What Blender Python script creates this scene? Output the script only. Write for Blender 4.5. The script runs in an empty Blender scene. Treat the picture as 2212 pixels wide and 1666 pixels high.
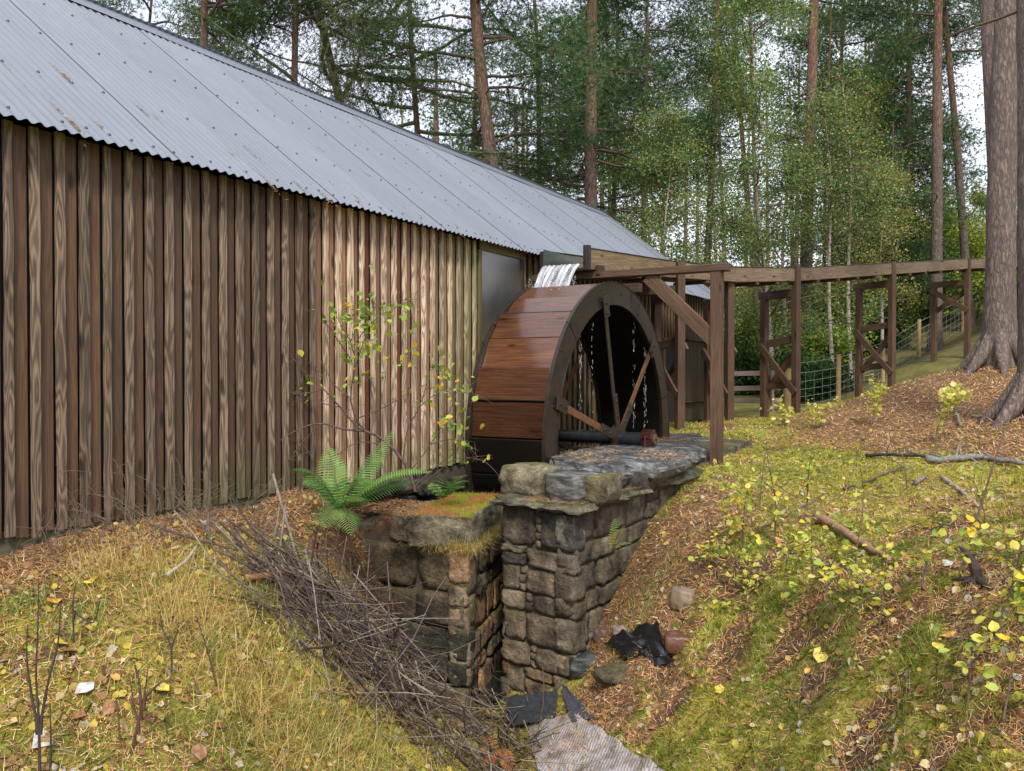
import bpy, bmesh, math, random
import numpy as np
from mathutils import Vector, Matrix, Euler
R = math.radians
SC = bpy.context.scene
COL = SC.collection
rng = np.random.default_rng(7)
random.seed(7)

# ---------------------------------------------------------------- camera, sky, sun, exposure
F, YAW, PITCH, EYE = 1850.0, R(29.7), math.atan(22 / 1850), 1.6
cam_d = bpy.data.cameras.new("camera"); cam = bpy.data.objects.new("camera", cam_d); COL.objects.link(cam)
cam.location = (0, 0, EYE); cam.rotation_euler = (math.pi / 2 - PITCH, 0, YAW)
cam_d.sensor_width = 36; cam_d.lens = 36 * F / 2212; cam_d.clip_end = 1000; cam_d.clip_start = 0.05
SC.camera = cam

SUN_EL, SUN_AZ = R(46), R(146)      # azimuth clockwise from +Y: high, from behind the camera and to its right
world = bpy.data.worlds.new("World"); SC.world = world; world.use_nodes = True
nt = world.node_tree; nt.nodes.clear()
out = nt.nodes.new("ShaderNodeOutputWorld"); bg = nt.nodes.new("ShaderNodeBackground")
sky = nt.nodes.new("ShaderNodeTexSky"); sky.sky_type = 'NISHITA'; sky.sun_disc = False
sky.sun_elevation = SUN_EL; sky.sun_rotation = SUN_AZ; sky.air_density = 1.0; sky.dust_density = 2.0
tc = nt.nodes.new("ShaderNodeTexCoord")
mp = nt.nodes.new("ShaderNodeMapping"); mp.inputs['Scale'].default_value = (1, 1, 2.2)
cn = nt.nodes.new("ShaderNodeTexNoise"); cn.inputs['Scale'].default_value = 2.3; cn.inputs['Detail'].default_value = 6
cr = nt.nodes.new("ShaderNodeValToRGB"); cr.color_ramp.elements[0].position = .30; cr.color_ramp.elements[1].position = .62
cr.color_ramp.elements[0].color = (.62, .62, .62, 1); cr.color_ramp.elements[1].color = (.97, .97, .97, 1)
mx = nt.nodes.new("ShaderNodeMix"); mx.data_type = 'RGBA'
mx.inputs['B'].default_value = (7.0, 7.2, 8.2, 1)      # bright cloud layer over the clear sky
bg.inputs['Strength'].default_value = 0.10
nt.links.new(tc.outputs['Generated'], mp.inputs['Vector']); nt.links.new(mp.outputs['Vector'], cn.inputs['Vector'])
nt.links.new(cn.outputs['Fac'], cr.inputs['Fac']); nt.links.new(cr.outputs['Color'], mx.inputs['Factor'])
nt.links.new(sky.outputs['Color'], mx.inputs['A']); nt.links.new(mx.outputs['Result'], bg.inputs['Color'])
nt.links.new(bg.outputs['Background'], out.inputs['Surface'])

sd = bpy.data.lights.new("sun", 'SUN'); sd.energy = 2.0; sd.angle = R(10); sd.color = (1, .95, .86)
sun = bpy.data.objects.new("sun", sd); COL.objects.link(sun)
sv = Vector((math.sin(SUN_AZ) * math.cos(SUN_EL), math.cos(SUN_AZ) * math.cos(SUN_EL), math.sin(SUN_EL)))
sun.rotation_euler = sv.to_track_quat('Z', 'Y').to_euler()
SC.view_settings.view_transform = 'Standard'; SC.view_settings.look = 'None'
SC.view_settings.gamma = 1; SC.view_settings.use_curve_mapping = False
SC.view_settings.exposure = 0.88
SC.cycles.max_bounces = 6; SC.cycles.diffuse_bounces = 3; SC.cycles.transparent_max_bounces = 6

# ---------------------------------------------------------------- view geometry helpers (photo measured at 2212 px width)
CF = np.array([-math.sin(YAW) * math.cos(PITCH), math.cos(YAW) * math.cos(PITCH), -math.sin(PITCH)])
CR = np.array([math.cos(YAW), math.sin(YAW), 0.0]); CU = np.cross(CR, CF)
C0 = np.array([0, 0, EYE])
def ray(u, v): return CF + CR * ((u - 1106) / F) + CU * (-(v - 833) / F)
def Ps(u, v, s): return C0 + ray(u, v) * s
def Px(u, v, x): d = ray(u, v); return C0 + d * (x / d[0])
def Py(u, v, y): d = ray(u, v); return C0 + d * (y / d[1])
def Pz(u, v, z): d = ray(u, v); return C0 + d * ((z - EYE) / d[2])

# ---------------------------------------------------------------- mesh helpers
def sock(o, label=None, cat=None, group=None, kind=None):
    if label: o['label'] = label
    if cat: o['category'] = cat
    if group: o['group'] = group
    if kind: o['kind'] = kind
    return o
def empty(name, loc, label=None, cat=None, group=None):
    o = bpy.data.objects.new(name, None); COL.objects.link(o); o.location = Vector(loc); o.empty_display_size = .1
    return sock(o, label, cat, group)
def parent(o, root):
    o.parent = root; o.matrix_parent_inverse = Matrix.Identity(4) if root is None else inv_of(root)
WM = {}
def sub_part(name, root):
    o = bpy.data.objects.new(name, None); COL.objects.link(o); o.empty_display_size = .1; parent(o, root); WM[o.name] = Matrix.Identity(4); return o
def inv_of(root):
    m = WM.get(root.name)
    return (m if m is not None else Matrix.Translation(root.location)).inverted()
def link(name, me, mat=None, root=None, M=None, color=None, kind=None):
    o = bpy.data.objects.new(name, me); COL.objects.link(o)
    if mat is not None and not me.materials: me.materials.append(mat)
    if M is not None: o.matrix_basis = M
    if root is not None: parent(o, root)
    WM[o.name] = M if M is not None else Matrix.Identity(4)
    if color is not None: o.color = (*color, 1) if len(color) == 3 else color
    if kind: o['kind'] = kind
    return o
def mesh_np(name, V, faces, smooth=False, col=None):
    """faces: list of (M,3)/(M,4) int arrays"""
    V = np.asarray(V, dtype=np.float32)
    faces = [np.asarray(f, dtype=np.int32) for f in faces if len(f)]
    me = bpy.data.meshes.new(name)
    me.vertices.add(len(V)); me.vertices.foreach_set('co', V.ravel())
    li = np.concatenate([f.ravel() for f in faces]); tot = np.concatenate([np.full(len(f), f.shape[1], np.int32) for f in faces])
    st = np.concatenate([[0], np.cumsum(tot)[:-1]]).astype(np.int32)
    me.loops.add(len(li)); me.loops.foreach_set('vertex_index', li)
    me.polygons.add(len(tot)); me.polygons.foreach_set('loop_start', st); me.polygons.foreach_set('loop_total', tot)
    me.polygons.foreach_set('use_smooth', np.full(len(tot), bool(smooth)))
    if col is not None:
        a = me.color_attributes.new('col', 'FLOAT_COLOR', 'POINT')
        c = np.ones((len(V), 4), np.float32); c[:, :3] = col; a.data.foreach_set('color', c.ravel())
    me.update(calc_edges=True); me.validate()
    return me
class Acc:
    def __init__(s): s.V = []; s.F = []; s.C = []; s.n = 0
    def add(s, V, F, C=None):
        V = np.asarray(V, float); s.V.append(V)
        for f in (F if isinstance(F, list) else [F]):
            if len(f): s.F.append(np.asarray(f) + s.n)
        if C is not None:
            C = np.asarray(C, float); s.C.append(np.broadcast_to(C, (len(V), 3)))
        s.n += len(V)
    def mesh(s, name, smooth=False):
        return mesh_np(name, np.concatenate(s.V), s.F, smooth, np.concatenate(s.C) if s.C else None)
def tube(P, r, n=6, cap=False):
    P = np.asarray(P, float); k = len(P); r = np.broadcast_to(np.asarray(r, float), (k,))
    T = np.gradient(P, axis=0); T /= np.linalg.norm(T, axis=1)[:, None] + 1e-9
    ref = np.array([0, 0, 1.0]) if abs(T[:, 2]).mean() < .85 else np.array([1.0, 0, 0])
    A = np.cross(T, ref); A /= np.linalg.norm(A, axis=1)[:, None] + 1e-9; B = np.cross(T, A)
    a = np.linspace(0, 2 * np.pi, n, endpoint=False)
    V = P[:, None] + r[:, None, None] * (np.cos(a)[None, :, None] * A[:, None] + np.sin(a)[None, :, None] * B[:, None])
    V = V.reshape(-1, 3); i = np.arange(k - 1)[:, None] * n; j = np.arange(n)[None]; j2 = (j + 1) % n
    Fq = np.stack([i + j, i + j2, i + n + j2, i + n + j], -1).reshape(-1, 4)
    if cap:
        V = np.concatenate([V, P[:1], P[-1:]]); m = k * n
        jj = np.arange(n); t1 = np.stack([np.full(n, m), (jj + 1) % n, jj], -1); t2 = np.stack([np.full(n, m + 1), (k - 1) * n + jj, (k - 1) * n + (jj + 1) % n], -1)
        return V, [Fq, np.concatenate([t1, t2])]
    return V, [Fq]
def unit(v): v = np.asarray(v, float); return v / (np.linalg.norm(v) + 1e-9)
def hashn(ix, iy, s=0):
    h = (ix.astype(np.int64) * 374761393 + iy.astype(np.int64) * 668265263 + s * 974711) & 0x7fffffff
    h = ((h ^ (h >> 13)) * 1274126177) & 0x7fffffff
    return ((h ^ (h >> 16)) & 0xffff) / 65535.0
def vnoise(x, y, s=0):
    ix = np.floor(x); iy = np.floor(y); fx = x - ix; fy = y - iy; fx = fx * fx * (3 - 2 * fx); fy = fy * fy * (3 - 2 * fy)
    a = hashn(ix, iy, s); b = hashn(ix + 1, iy, s); c = hashn(ix, iy + 1, s); d = hashn(ix + 1, iy + 1, s)
    return (a * (1 - fx) + b * fx) * (1 - fy) + (c * (1 - fx) + d * fx) * fy
def fbm(x, y, o=4, s=0):
    x = np.asarray(x, float); y = np.asarray(y, float)
    t = 0; a = .5
    for i in range(o): t = t + a * vnoise(x * 2 ** i + 17.3 * i, y * 2 ** i - 9.1 * i, s + i); a /= 2
    return t / (1 - .5 ** o)
_bc = {}
def box_mesh(l, w, h, bev=.004, wav=0.0, seg=1, seed=0):
    """box with its length along local X from 0 to l; waney edges when wav > 0"""
    key = (round(l, 2), round(w, 3), round(h, 3), bev, wav, seg, seed)
    if key in _bc: return _bc[key]
    bm = bmesh.new(); bmesh.ops.create_cube(bm, size=1)
    for v in bm.verts: v.co = Vector(((v.co.x + .5) * l, v.co.y * w, v.co.z * h))
    if bev: bmesh.ops.bevel(bm, geom=list(bm.edges), offset=bev, segments=1, affect='EDGES')
    if seg > 1:
        for i in range(1, seg):
            bmesh.ops.bisect_plane(bm, geom=bm.verts[:] + bm.edges[:] + bm.faces[:], plane_co=(l * i / seg, 0, 0), plane_no=(1, 0, 0))
        for v in bm.verts:
            q = np.array([v.co.x * 3.0]); sgn = 1 if v.co.y > 0 else -1
            v.co.y += wav * (float(fbm(q, np.array([sgn * 5.0 + seed * 3.3]), 3, seed)[0]) - .5) * 2
            v.co.z += wav * .35 * (float(fbm(q * .5, np.array([seed * 7.7]), 2, seed + 9)[0]) - .5) * 2
    me = bpy.data.meshes.new("timber"); bm.to_mesh(me); bm.free(); _bc[key] = me
    return me
def timber(name, p0, p1, w, h, mat, root=None, color=(1, 1, 1), up=(0, 0, 1), bev=.005, **k):
    p0 = Vector(p0); p1 = Vector(p1); X = (p1 - p0); l = X.length; X.normalize()
    U = Vector(up); Y = U.cross(X)
    if Y.length < 1e-3: Y = Vector((0, 1, 0)).cross(X)
    Y.normalize(); Z = X.cross(Y)
    M = Matrix((X, Y, Z)).transposed().to_4x4(); M.translation = p0
    me = box_mesh(l, w, h, bev, **k)
    if me.materials and me.materials[0] != mat: me = me.copy(); me.materials.clear()
    return link(name, me, mat, root, M, color)

# ---------------------------------------------------------------- material helpers
class NT:
    def __init__(s, name):
        s.m = bpy.data.materials.new(name); s.m.use_nodes = True; s.t = s.m.node_tree; s.t.nodes.clear()
        s.o = s.n('OutputMaterial'); s.b = s.n('BsdfPrincipled'); s.l(s.b.outputs[0], s.o.inputs[0])
    def n(s, t, **k):
        x = s.t.nodes.new('ShaderNode' + t)
        for a, b in k.items(): setattr(x, a, b)
        return x
    def l(s, a, b): s.t.links.new(a, b)
    def val(s, x, i, v):
        if hasattr(v, 'links') or isinstance(v, bpy.types.NodeSocket): s.l(v, x.inputs[i])
        else: x.inputs[i].default_value = v
    def math(s, op, a, b=0.0, clamp=False):
        x = s.n('Math', operation=op, use_clamp=clamp); s.val(x, 0, a); s.val(x, 1, b); return x.outputs[0]
    def mix(s, f, a, b, mode='MIX'):
        x = s.n('Mix', data_type='RGBA', blend_type=mode); s.val(x, 0, f)
        s.val(x, 6, (*a, 1) if isinstance(a, tuple) and len(a) == 3 else a); s.val(x, 7, (*b, 1) if isinstance(b, tuple) and len(b) == 3 else b); return x.outputs[2]
    def coord(s, kind='Object', scale=(1, 1, 1), rnd=True):
        c = s.n('TexCoord').outputs[kind]
        if rnd:
            oi = s.n('ObjectInfo').outputs['Random']; a = s.n('VectorMath', operation='ADD')
            mu = s.math('MULTIPLY', oi, 53.0); s.l(c, a.inputs[0]); s.l(mu, a.inputs[1]); c = a.outputs[0]
        m = s.n('Mapping'); m.inputs['Scale'].default_value = scale; s.l(c, m.inputs[0]); return m.outputs[0]
    def noise(s, vec, scale, detail=4, rough=.55, dist=0):
        x = s.n('TexNoise'); x.inputs['Scale'].default_value = scale; x.inputs['Detail'].default_value = detail
        x.inputs['Roughness'].default_value = rough; x.inputs['Distortion'].default_value = dist
        if vec is not None: s.l(vec, x.inputs['Vector'])
        return x.outputs['Fac']
    def ramp(s, f, pts):
        x = s.n('ValToRGB'); e = x.color_ramp.elements
        while len(e) < len(pts): e.new(.5)
        for q, (p, c) in zip(e, pts):
            q.position = p; q.color = (*c, 1) if isinstance(c, tuple) else (c, c, c, 1)
        s.l(f, x.inputs[0]); return x.outputs[0]
    def bump(s, h, strength=.3, dist=.01):
        x = s.n('Bump'); x.inputs['Strength'].default_value = strength; x.inputs['Distance'].default_value = dist
        s.l(h, x.inputs['Height']); s.l(x.outputs[0], s.b.inputs['Normal'])
    def set(s, **k):
        for a, v in k.items():
            a = {'base': 'Base Color', 'rough': 'Roughness', 'metal': 'Metallic', 'spec': 'Specular IOR Level', 'coat': 'Coat Weight', 'coatr': 'Coat Roughness', 'trans': 'Transmission Weight', 'alpha': 'Alpha'}[a]
            if isinstance(v, tuple) and len(v) == 3: v = (*v, 1)
            s.val(s.b, a, v)
    def objcol(s): return s.n('ObjectInfo').outputs['Color']
    def attr(s): a = s.n('Attribute'); a.attribute_name = 'col'; return a.outputs['Color']

def wood_mat(name, dark, mid, light, grain=1.0, rough=.75, coat=0.0, wet_lines=False, green=False, rw=.08, ra=(.9, 9, 9), pts=(.25, .5, .75)):
    N = NT(name)
    c1 = N.coord('Object', (2.2, 80, 80)); g = N.noise(c1, 1.6, 5, .6, .3)
    c2 = N.coord('Object', ra); w = N.n('TexNoise'); w.inputs['Scale'].default_value = 1.0; w.inputs['Detail'].default_value = 1.5
    N.l(c2, w.inputs['Vector'])
    rings = N.math('SINE', N.math('MULTIPLY', w.outputs['Fac'], 70.0 * grain)); rings = N.math('MULTIPLY', N.math('ADD', rings, 1.0), .5)
    f = N.math('ADD', N.math('MULTIPLY', g, 1 - rw), N.math('MULTIPLY', rings, rw))
    col = N.ramp(f, [(pts[0], dark), (pts[1], mid), (pts[2], light)])
    c3 = N.coord('Object', (.9, 2.5, 2.5)); bl = N.noise(c3, 1.3, 3)
    col = N.mix(N.ramp(bl, [(.40, 0.0), (.75, .5)]), col, tuple(x * .45 for x in dark) if not wet_lines else tuple(x * .3 for x in dark))
    vo = N.n('TexVoronoi'); vo.inputs['Scale'].default_value = 1.0; N.l(N.coord('Object', (2.1, 7, 7)), vo.inputs['Vector'])
    col = N.mix(N.ramp(vo.outputs['Distance'], [(.07, .95), (.17, 0.0)]), col, tuple(x * .35 for x in dark))
    if green:      # algae where splash and damp ground keep the boards wet
        tcg = N.n('TexCoord').outputs['Object']; sx = N.n('SeparateXYZ'); N.l(tcg, sx.inputs[0])
        gp = N.n('NewGeometry').outputs['Position']; sp = N.n('SeparateXYZ'); N.l(gp, sp.inputs[0])
        low = N.math('SUBTRACT', 1.0, N.math('MULTIPLY', sx.outputs[0], 2.6), True)
        yy = N.ramp(N.math('MULTIPLY', sp.outputs[1], .1), [(.33, 0.0), (.43, .85), (.5, .25), (.62, .35), (.72, .8), (.95, .8), (.99, .2)])
        gn = N.noise(N.coord('Object', (3, 14, 14)), 2.0, 4)
        near = N.ramp(N.math('MULTIPLY', sp.outputs[1], .1), [(.66, 0.0), (.76, .75), (1.0, .7)])
        amt = N.math('MAXIMUM', N.math('MULTIPLY', low, yy), N.math('MULTIPLY', near, .75))
        amt = N.math('MULTIPLY', amt, N.ramp(gn, [(.3, .35), (.62, 1.0)]))
        col = N.mix(amt, col, (.075, .10, .028))
    col = N.mix(1.0, col, N.objcol(), 'MULTIPLY')
    N.set(base=col, rough=rough, coat=coat, coatr=.12)
    N.bump(f, .4, .003)
    return N.m
M = {}
M['board'] = wood_mat('weathered_board', (.062, .036, .022), (.105, .066, .043), (.155, .105, .072), 1.0, .72, green=True, rw=.12)
M['batten'] = wood_mat('weathered_grainy_board', (.070, .044, .030), (.185, .135, .10), (.34, .27, .21), .8, .7, green=True, rw=.36, ra=(1.7, 13, 13), pts=(.22, .5, .8))
M['beam'] = wood_mat('sawn_beam', (.045, .022, .012), (.105, .056, .031), (.19, .115, .068), .8, .7)
M['flume'] = wood_mat('flume_timber', (.075, .045, .027), (.19, .13, .08), (.33, .25, .17), .8, .7)
M['wheelwood'] = wood_mat('wet_red_board', (.048, .016, .008), (.135, .049, .019), (.26, .107, .043), .7, .24, .8, True, rw=.05)
M['blackwood'] = wood_mat('soaked_black_board', (.002, .0015, .001), (.005, .0035, .0025), (.012, .008, .005), .7, .4, .1)
M['post'] = wood_mat('round_fence_post', (.22, .14, .06), (.36, .25, .11), (.48, .36, .2), .6, .8)
def simple(name, base, rough=.7, metal=0.0, nscale=0, amp=.3, coat=0.0, bump=0, coords='Object', obj=False):
    N = NT(name); col = (*base, 1)
    c = N.coord(coords, (1, 1, 1), rnd=False)
    if nscale:
        n = N.noise(c, nscale, 6, .65); col = N.ramp(n, [(.25, tuple(x * (1 - amp) for x in base)), (.75, tuple(min(1, x * (1 + amp)) for x in base))])
        if bump: N.bump(n, bump, .01)
    if obj: col = N.mix(1.0, col, N.objcol(), 'MULTIPLY') if nscale else N.mix(1.0, base, N.objcol(), 'MULTIPLY')
    N.set(base=col, rough=rough, metal=metal, coat=coat); return N.m
# roof
N = NT('galvanised_sheet'); c = N.coord('Object', (1, 1, 1), rnd=False)
n1 = N.noise(c, 1.2, 5); n2 = N.noise(N.coord('Object', (1, 14, 1), False), 3.0, 5)
col = N.ramp(N.math('ADD', N.math('MULTIPLY', n1, .5), N.math('MULTIPLY', n2, .5)), [(.3, (.185, .205, .235)), (.7, (.245, .27, .305))])
col = N.mix(1.0, col, N.objcol(), 'MULTIPLY')
N.set(base=col, rough=.42, metal=.35); M['roof'] = N.m
M['screw'] = simple('screw_cap', (.10, .12, .14), .5, .3)
M['dark_metal'] = simple('wet_iron', (.024, .017, .011), .5, .1, 9, .6, .12, .3)
M['rust'] = simple('rusty_iron', (.17, .075, .035), .5, .3, 14, .5, .3, .3)
M['red_iron'] = simple('red_painted_iron', (.05, .010, .009), .25, .1, 10, .4, .6, .1)
M['axle'] = simple('wet_steel_axle', (.022, .026, .03), .35, .3, 10, .4)
M['rubber'] = simple('mossy_rubber', (.020, .030, .021), .5, 0, 8, .7, .2, .3)
M['black'] = simple('shade_black', (.01, .01, .01), .8)  # near-black painted in for the shade in board gaps, doorway and eave
N = NT('brushed_steel_panel'); c = N.coord('Object', (1, 8, 1), False); n1 = N.noise(c, 6, 6, .7)
N.set(base=(.42, .42, .42), metal=1.0, rough=N.ramp(n1, [(.3, .42), (.7, .55)])); N.bump(n1, .05, .004); M['steel'] = N.m
N = NT('foliage'); a = N.attr(); N.set(base=a, rough=.6, spec=.25)
tr = N.n('BsdfTranslucent'); ad = N.n('MixShader'); ad.inputs[0].default_value = .35
N.l(N.mix(1.0, a, (1.15, 1.25, .7), 'MULTIPLY'), tr.inputs[0]); N.l(N.b.outputs[0], ad.inputs[1]); N.l(tr.outputs[0], ad.inputs[2]); N.l(ad.outputs[0], N.o.inputs[0])
M['leaf'] = N.m
N = NT('needle_and_litter'); a = N.attr(); N.set(base=a, rough=.65, spec=.3); M['litter'] = N.m
N = NT('twig_bark'); a = N.attr(); c = N.coord('Object', (1, 1, 1), False)
N.set(base=N.mix(1.0, a, N.ramp(N.noise(c, 40, 4), [(.3, .55), (.7, 1.3)]), 'MULTIPLY'), rough=.7); M['twig'] = N.m
# pine bark: plates, greyer low down, orange higher up the stem
def bark(name, lo, hi, z0, z1, birch=False):
    N = NT(name); c = N.coord('Object', (9, 9, 2.0), False)
    v = N.n('TexVoronoi'); v.feature = 'DISTANCE_TO_EDGE'; v.inputs['Scale'].default_value = 2.2
    wr = N.n('VectorMath', operation='ADD'); nn = N.n('TexNoise'); nn.inputs['Scale'].default_value = 2.2; nn.inputs['Detail'].default_value = 5; N.l(c, nn.inputs['Vector'])
    N.l(c, wr.inputs[0]); N.l(nn.outputs['Color'], wr.inputs[1]); N.l(wr.outputs[0], v.inputs['Vector'])
    n = N.noise(c, 3.5, 6, .7)
    z = N.n('SeparateXYZ'); N.l(N.n('TexCoord').outputs['Object'], z.inputs[0])
    t = N.math('MULTIPLY', N.math('SUBTRACT', z.outputs[2], z0), 1 / (z1 - z0), True)
    base = N.mix(t, lo, hi)
    col = N.mix(1.0, base, N.ramp(n, [(.25, .5), (.75, 1.35)]), 'MULTIPLY')
    e = N.math('MULTIPLY', N.ramp(v.outputs['Distance'], [(0.0, .25), (.22, 1.0)]), N.ramp(n, [(.3, .55), (.5, 1.0)]))
    if birch:
        b2 = N.noise(N.coord('Object', (3, 3, 26), False), 1.0, 4, .6); col = N.mix(N.ramp(b2, [(.55, 0.0), (.64, 1.0)]), col, (.05, .04, .035))
    else: col = N.mix(e, tuple(x * .32 for x in lo), col)
    col = N.mix(1.0, col, N.objcol(), 'MULTIPLY')
    N.set(base=col, rough=.85); N.bump(N.math('ADD', N.math('MULTIPLY', e, .7), N.math('MULTIPLY', n, .5)), .9, .02); return N.m
M['pine_bark'] = bark('pine_bark', (.16, .115, .092), (.27, .135, .078), 4.5, 10)
M['big_bark'] = bark('old_pine_bark', (.22, .165, .14), (.22, .155, .125), 2, 9)
M['birch_bark'] = bark('birch_bark', (.48, .43, .37), (.42, .33, .27), 1, 6, True)
# stone
N = NT('rubble_stone'); c = N.coord('Object', (1, 1, 1)); n = N.noise(c, 7, 8, .7); nb = N.noise(c, 30, 5, .7)
col = N.mix(1.0, N.objcol(), N.ramp(n, [(.32, .18), (.5, .85), (.68, 1.7)]), 'MULTIPLY')
col = N.mix(N.ramp(N.noise(c, 3.5, 5, .7, .3), [(.60, 0.0), (.66, .7)]), col, (.36, .33, .27))      # lichen
gn = N.n('NewGeometry'); sz = N.n('SeparateXYZ'); N.l(gn.outputs['Normal'], sz.inputs[0])
ms = N.math('ADD', N.math('MULTIPLY', sz.outputs[2], .13), N.noise(N.n('NewGeometry').outputs['Position'], 6, 8, .75))
mcol = N.mix(N.ramp(N.noise(N.n('NewGeometry').outputs['Position'], 60, 4, .7), [(.3, 0.0), (.7, 1.0)]), (.05, .055, .012), (.20, .19, .03))
col = N.mix(N.ramp(ms, [(.56, 0.0), (.68, .85)]), col, mcol)
N.set(base=col, rough=.8); col = N.mix(1.0, col, N.ramp(N.noise(N.n('NewGeometry').outputs['Position'], 2.6, 5, .7), [(.36, .45), (.6, 1.12)]), 'MULTIPLY'); N.set(base=col)
N.bump(N.math('ADD', n, N.math('MULTIPLY', nb, .7)), 1.0, .05); M['stone'] = N.m
N = NT('wet_slate'); c = N.coord('Object', (2, 2, 9)); n = N.noise(c, 3, 8, .7, .5)
N.set(base=N.mix(1.0, N.objcol(), N.ramp(n, [(.3, (.022, .025, .028)), (.5, (.065, .066, .066)), (.7, (.25, .248, .245))]), 'MULTIPLY'), rough=N.ramp(n, [(.3, .25), (.8, .55)])); N.bump(n, .8, .015); M['slate'] = N.m
M['mortar'] = simple('mortar', (.085, .065, .045), .9, 0, 14, .5, 0, .8)
M['plinth'] = simple('damp_plinth', (.10, .095, .055), .9, 0, 5, .6, 0, .5)
M['pebble'] = simple('river_stone', (.21, .16, .13), .5, 0, 9, .55, .05, .5, obj=True)
M['plastic'] = simple('black_plastic_sheet', (.012, .012, .014), .28, 0, 6, .3, .2, .15)
N = NT('woven_geotextile'); c = N.coord('Object', (1, 1, 1), False)
wv = N.n('TexWave'); wv.inputs['Scale'].default_value = 14; wv.inputs['Distortion'].default_value = 1.2; N.l(c, wv.inputs[0])
n = N.noise(c, 6, 6, .7)
N.set(base=N.mix(N.ramp(n, [(.45, 0.0), (.62, .8)]), N.mix(N.ramp(wv.outputs['Fac'], [(.2, 0.0), (.7, 1.0)]), (.31, .285, .28), (.43, .395, .395)), (.12, .09, .055)), rough=.8); N.bump(wv.outputs['Fac'], .4, .01); M['cloth'] = N.m
M['net'] = simple('grey_mesh_cloth', (.045, .05, .06), .6, 0, 60, .6, 0, .5)
M['wire'] = simple('galvanised_wire', (.32, .37, .36), .5, .5)
M['rail'] = wood_mat('new_rail', (.24, .17, .14), (.36, .27, .23), (.46, .37, .32), .6, .8)
# water
N = NT('falling_water'); c = N.coord('Object', (26, 1.5, 1.6), False); n = N.noise(c, 1.5, 4, .6, .4)
N.set(base=(.80, .82, .86), rough=.12, trans=.35, alpha=N.ramp(n, [(.34, .12), (.60, .95)])); N.bump(n, .8, .03); M['water'] = N.m
N = NT('pool_water'); N.set(base=(.02, .022, .018), rough=.05); N.bump(N.noise(None, 14, 3), .15, .01); M['pool'] = N.m
# ---------------------------------------------------------------- terrain height
K = []   # control points x, y, z
def kz(u, v, z): p = Pz(u, v, z); K.append((p[0], p[1], z))
def ks(u, v, s): p = Ps(u, v, s); K.append(tuple(p))
for u, v, z in [(0, 1666, .02), (0, 1400, .36), (300, 1400, .30), (300, 1666, -.05), (600, 1666, -.25), (600, 1400, .13), (600, 1200, .48),
                (850, 1666, -.52), (1050, 1666, -.92), (850, 1400, -.05), (1150, 1560, -.93), (1250, 1666, -.90), (1330, 1240, -.08), (1400, 1075, .42), (1290, 1340, -.35),
                (1300, 1580, -.70), (1400, 1666, -.74), (1500, 1400, -.25), (1500, 1200, .28), (1700, 1400, .0), (1700, 1120, .50), (1500, 1666, -.62), (1700, 1666, -.38),
                (2000, 1666, -.05), (2212, 1666, .12), (2000, 1400, .30), (2212, 1400, .45), (2000, 1150, .56), (2212, 1150, .66),
                (2212, 1050, .74), (2000, 1020, .66), (1750, 1010, .63), (1560, 993, .71), (1510, 1000, .69)]: kz(u, v, z)
for u, v, s in [(1900, 930, 11.5), (1470, 925, 12.3), (1575, 913, 13.4), (1719, 896, 15), (1651, 905, 15.9), (1926, 841, 17.5), (1855, 858, 18.3),
                (2089, 772, 20.2), (2017, 780, 20.8), (2150, 787, 12.6), (2150, 905, 10.0), (2235, 895, 9.4), (1811, 868, 18.5), (1907, 826, 20.5), (1985, 772, 22.9),
                (2080, 715, 25.0), (1690, 884, 18.0), (2330, 640, 24.0), (2400, 820, 12.0), (2600, 1000, 8.0),
                (1700, 790, 27.0), (1850, 700, 32.0), (2000, 650, 40.0), (1600, 800, 27.0), (1500, 745, 36), (2150, 600, 50), (1800, 640, 55), (1500, 660, 60), (2500, 540, 50)]: ks(u, v, s)
K += [(-4.75, 2.68, .60), (-4.75, 1.2, .50), (-4.75, -2, .3), (-4.75, 4.5, .62), (-4.75, 5.4, .60), (-4.3, 4.9, .42), (-3.5, 5.35, -1.1), (-3.15, 5.1, -1.04), (-3.85, 5.2, -.78), (-4.15, 5.1, -.25), (-3.3, 4.75, -.8), (-3.6, 4.6, -.35), (-4.75, 11.5, .76), (-4.75, 16, .78), (-4.2, 14, .76), (-3.6, 11.5, .78), (-3.0, 10.8, .70),
      (0, 0, -.05), (0, -6, -.3), (3, 2, .35), (5, 6, 1.2), (-1.5, 1.5, -.7), (-1.3, 3.0, -.92), (-2.2, 1.6, -.42), (-1.6, -2, -1.0), (-2.8, -1, -.2), (-.5, 3.0, -.15),
      (8, 0, .8), (10, 15, 4.2), (-9, 18, .9), (-10, 8, .6), (-12, 0, .2), (-25, 20, 1.0), (-14, 34, 2.6), (-40, 50, 3), (-5, 48, 5.0), (-25, 60, 4.5), (30, 0, 3.5), (25, 30, 8), (20, 55, 13), (0, 75, 12.5), (-40, 90, 9), (40, 90, 16),
      (-60, 20, 1), (-60, -20, 0), (0, -30, -1), (50, -30, 3), (-90, 120, 10), (90, 120, 20), (90, -40, 6), (-90, -40, 0), (-30, -20, -.4)]
K = np.array(K)
def _phi(d2): return .5 * d2 * np.log(d2 + 1e-9)
_A = _phi(((K[:, None, :2] - K[None, :, :2]) ** 2).sum(-1)); _n = len(K)
_P = np.c_[np.ones(_n), K[:, :2]]
_Mx = np.block([[_A + np.eye(_n) * .02, _P], [_P.T, np.zeros((3, 3))]])
_w = np.linalg.solve(_Mx, np.r_[K[:, 2], 0, 0, 0])
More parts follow.
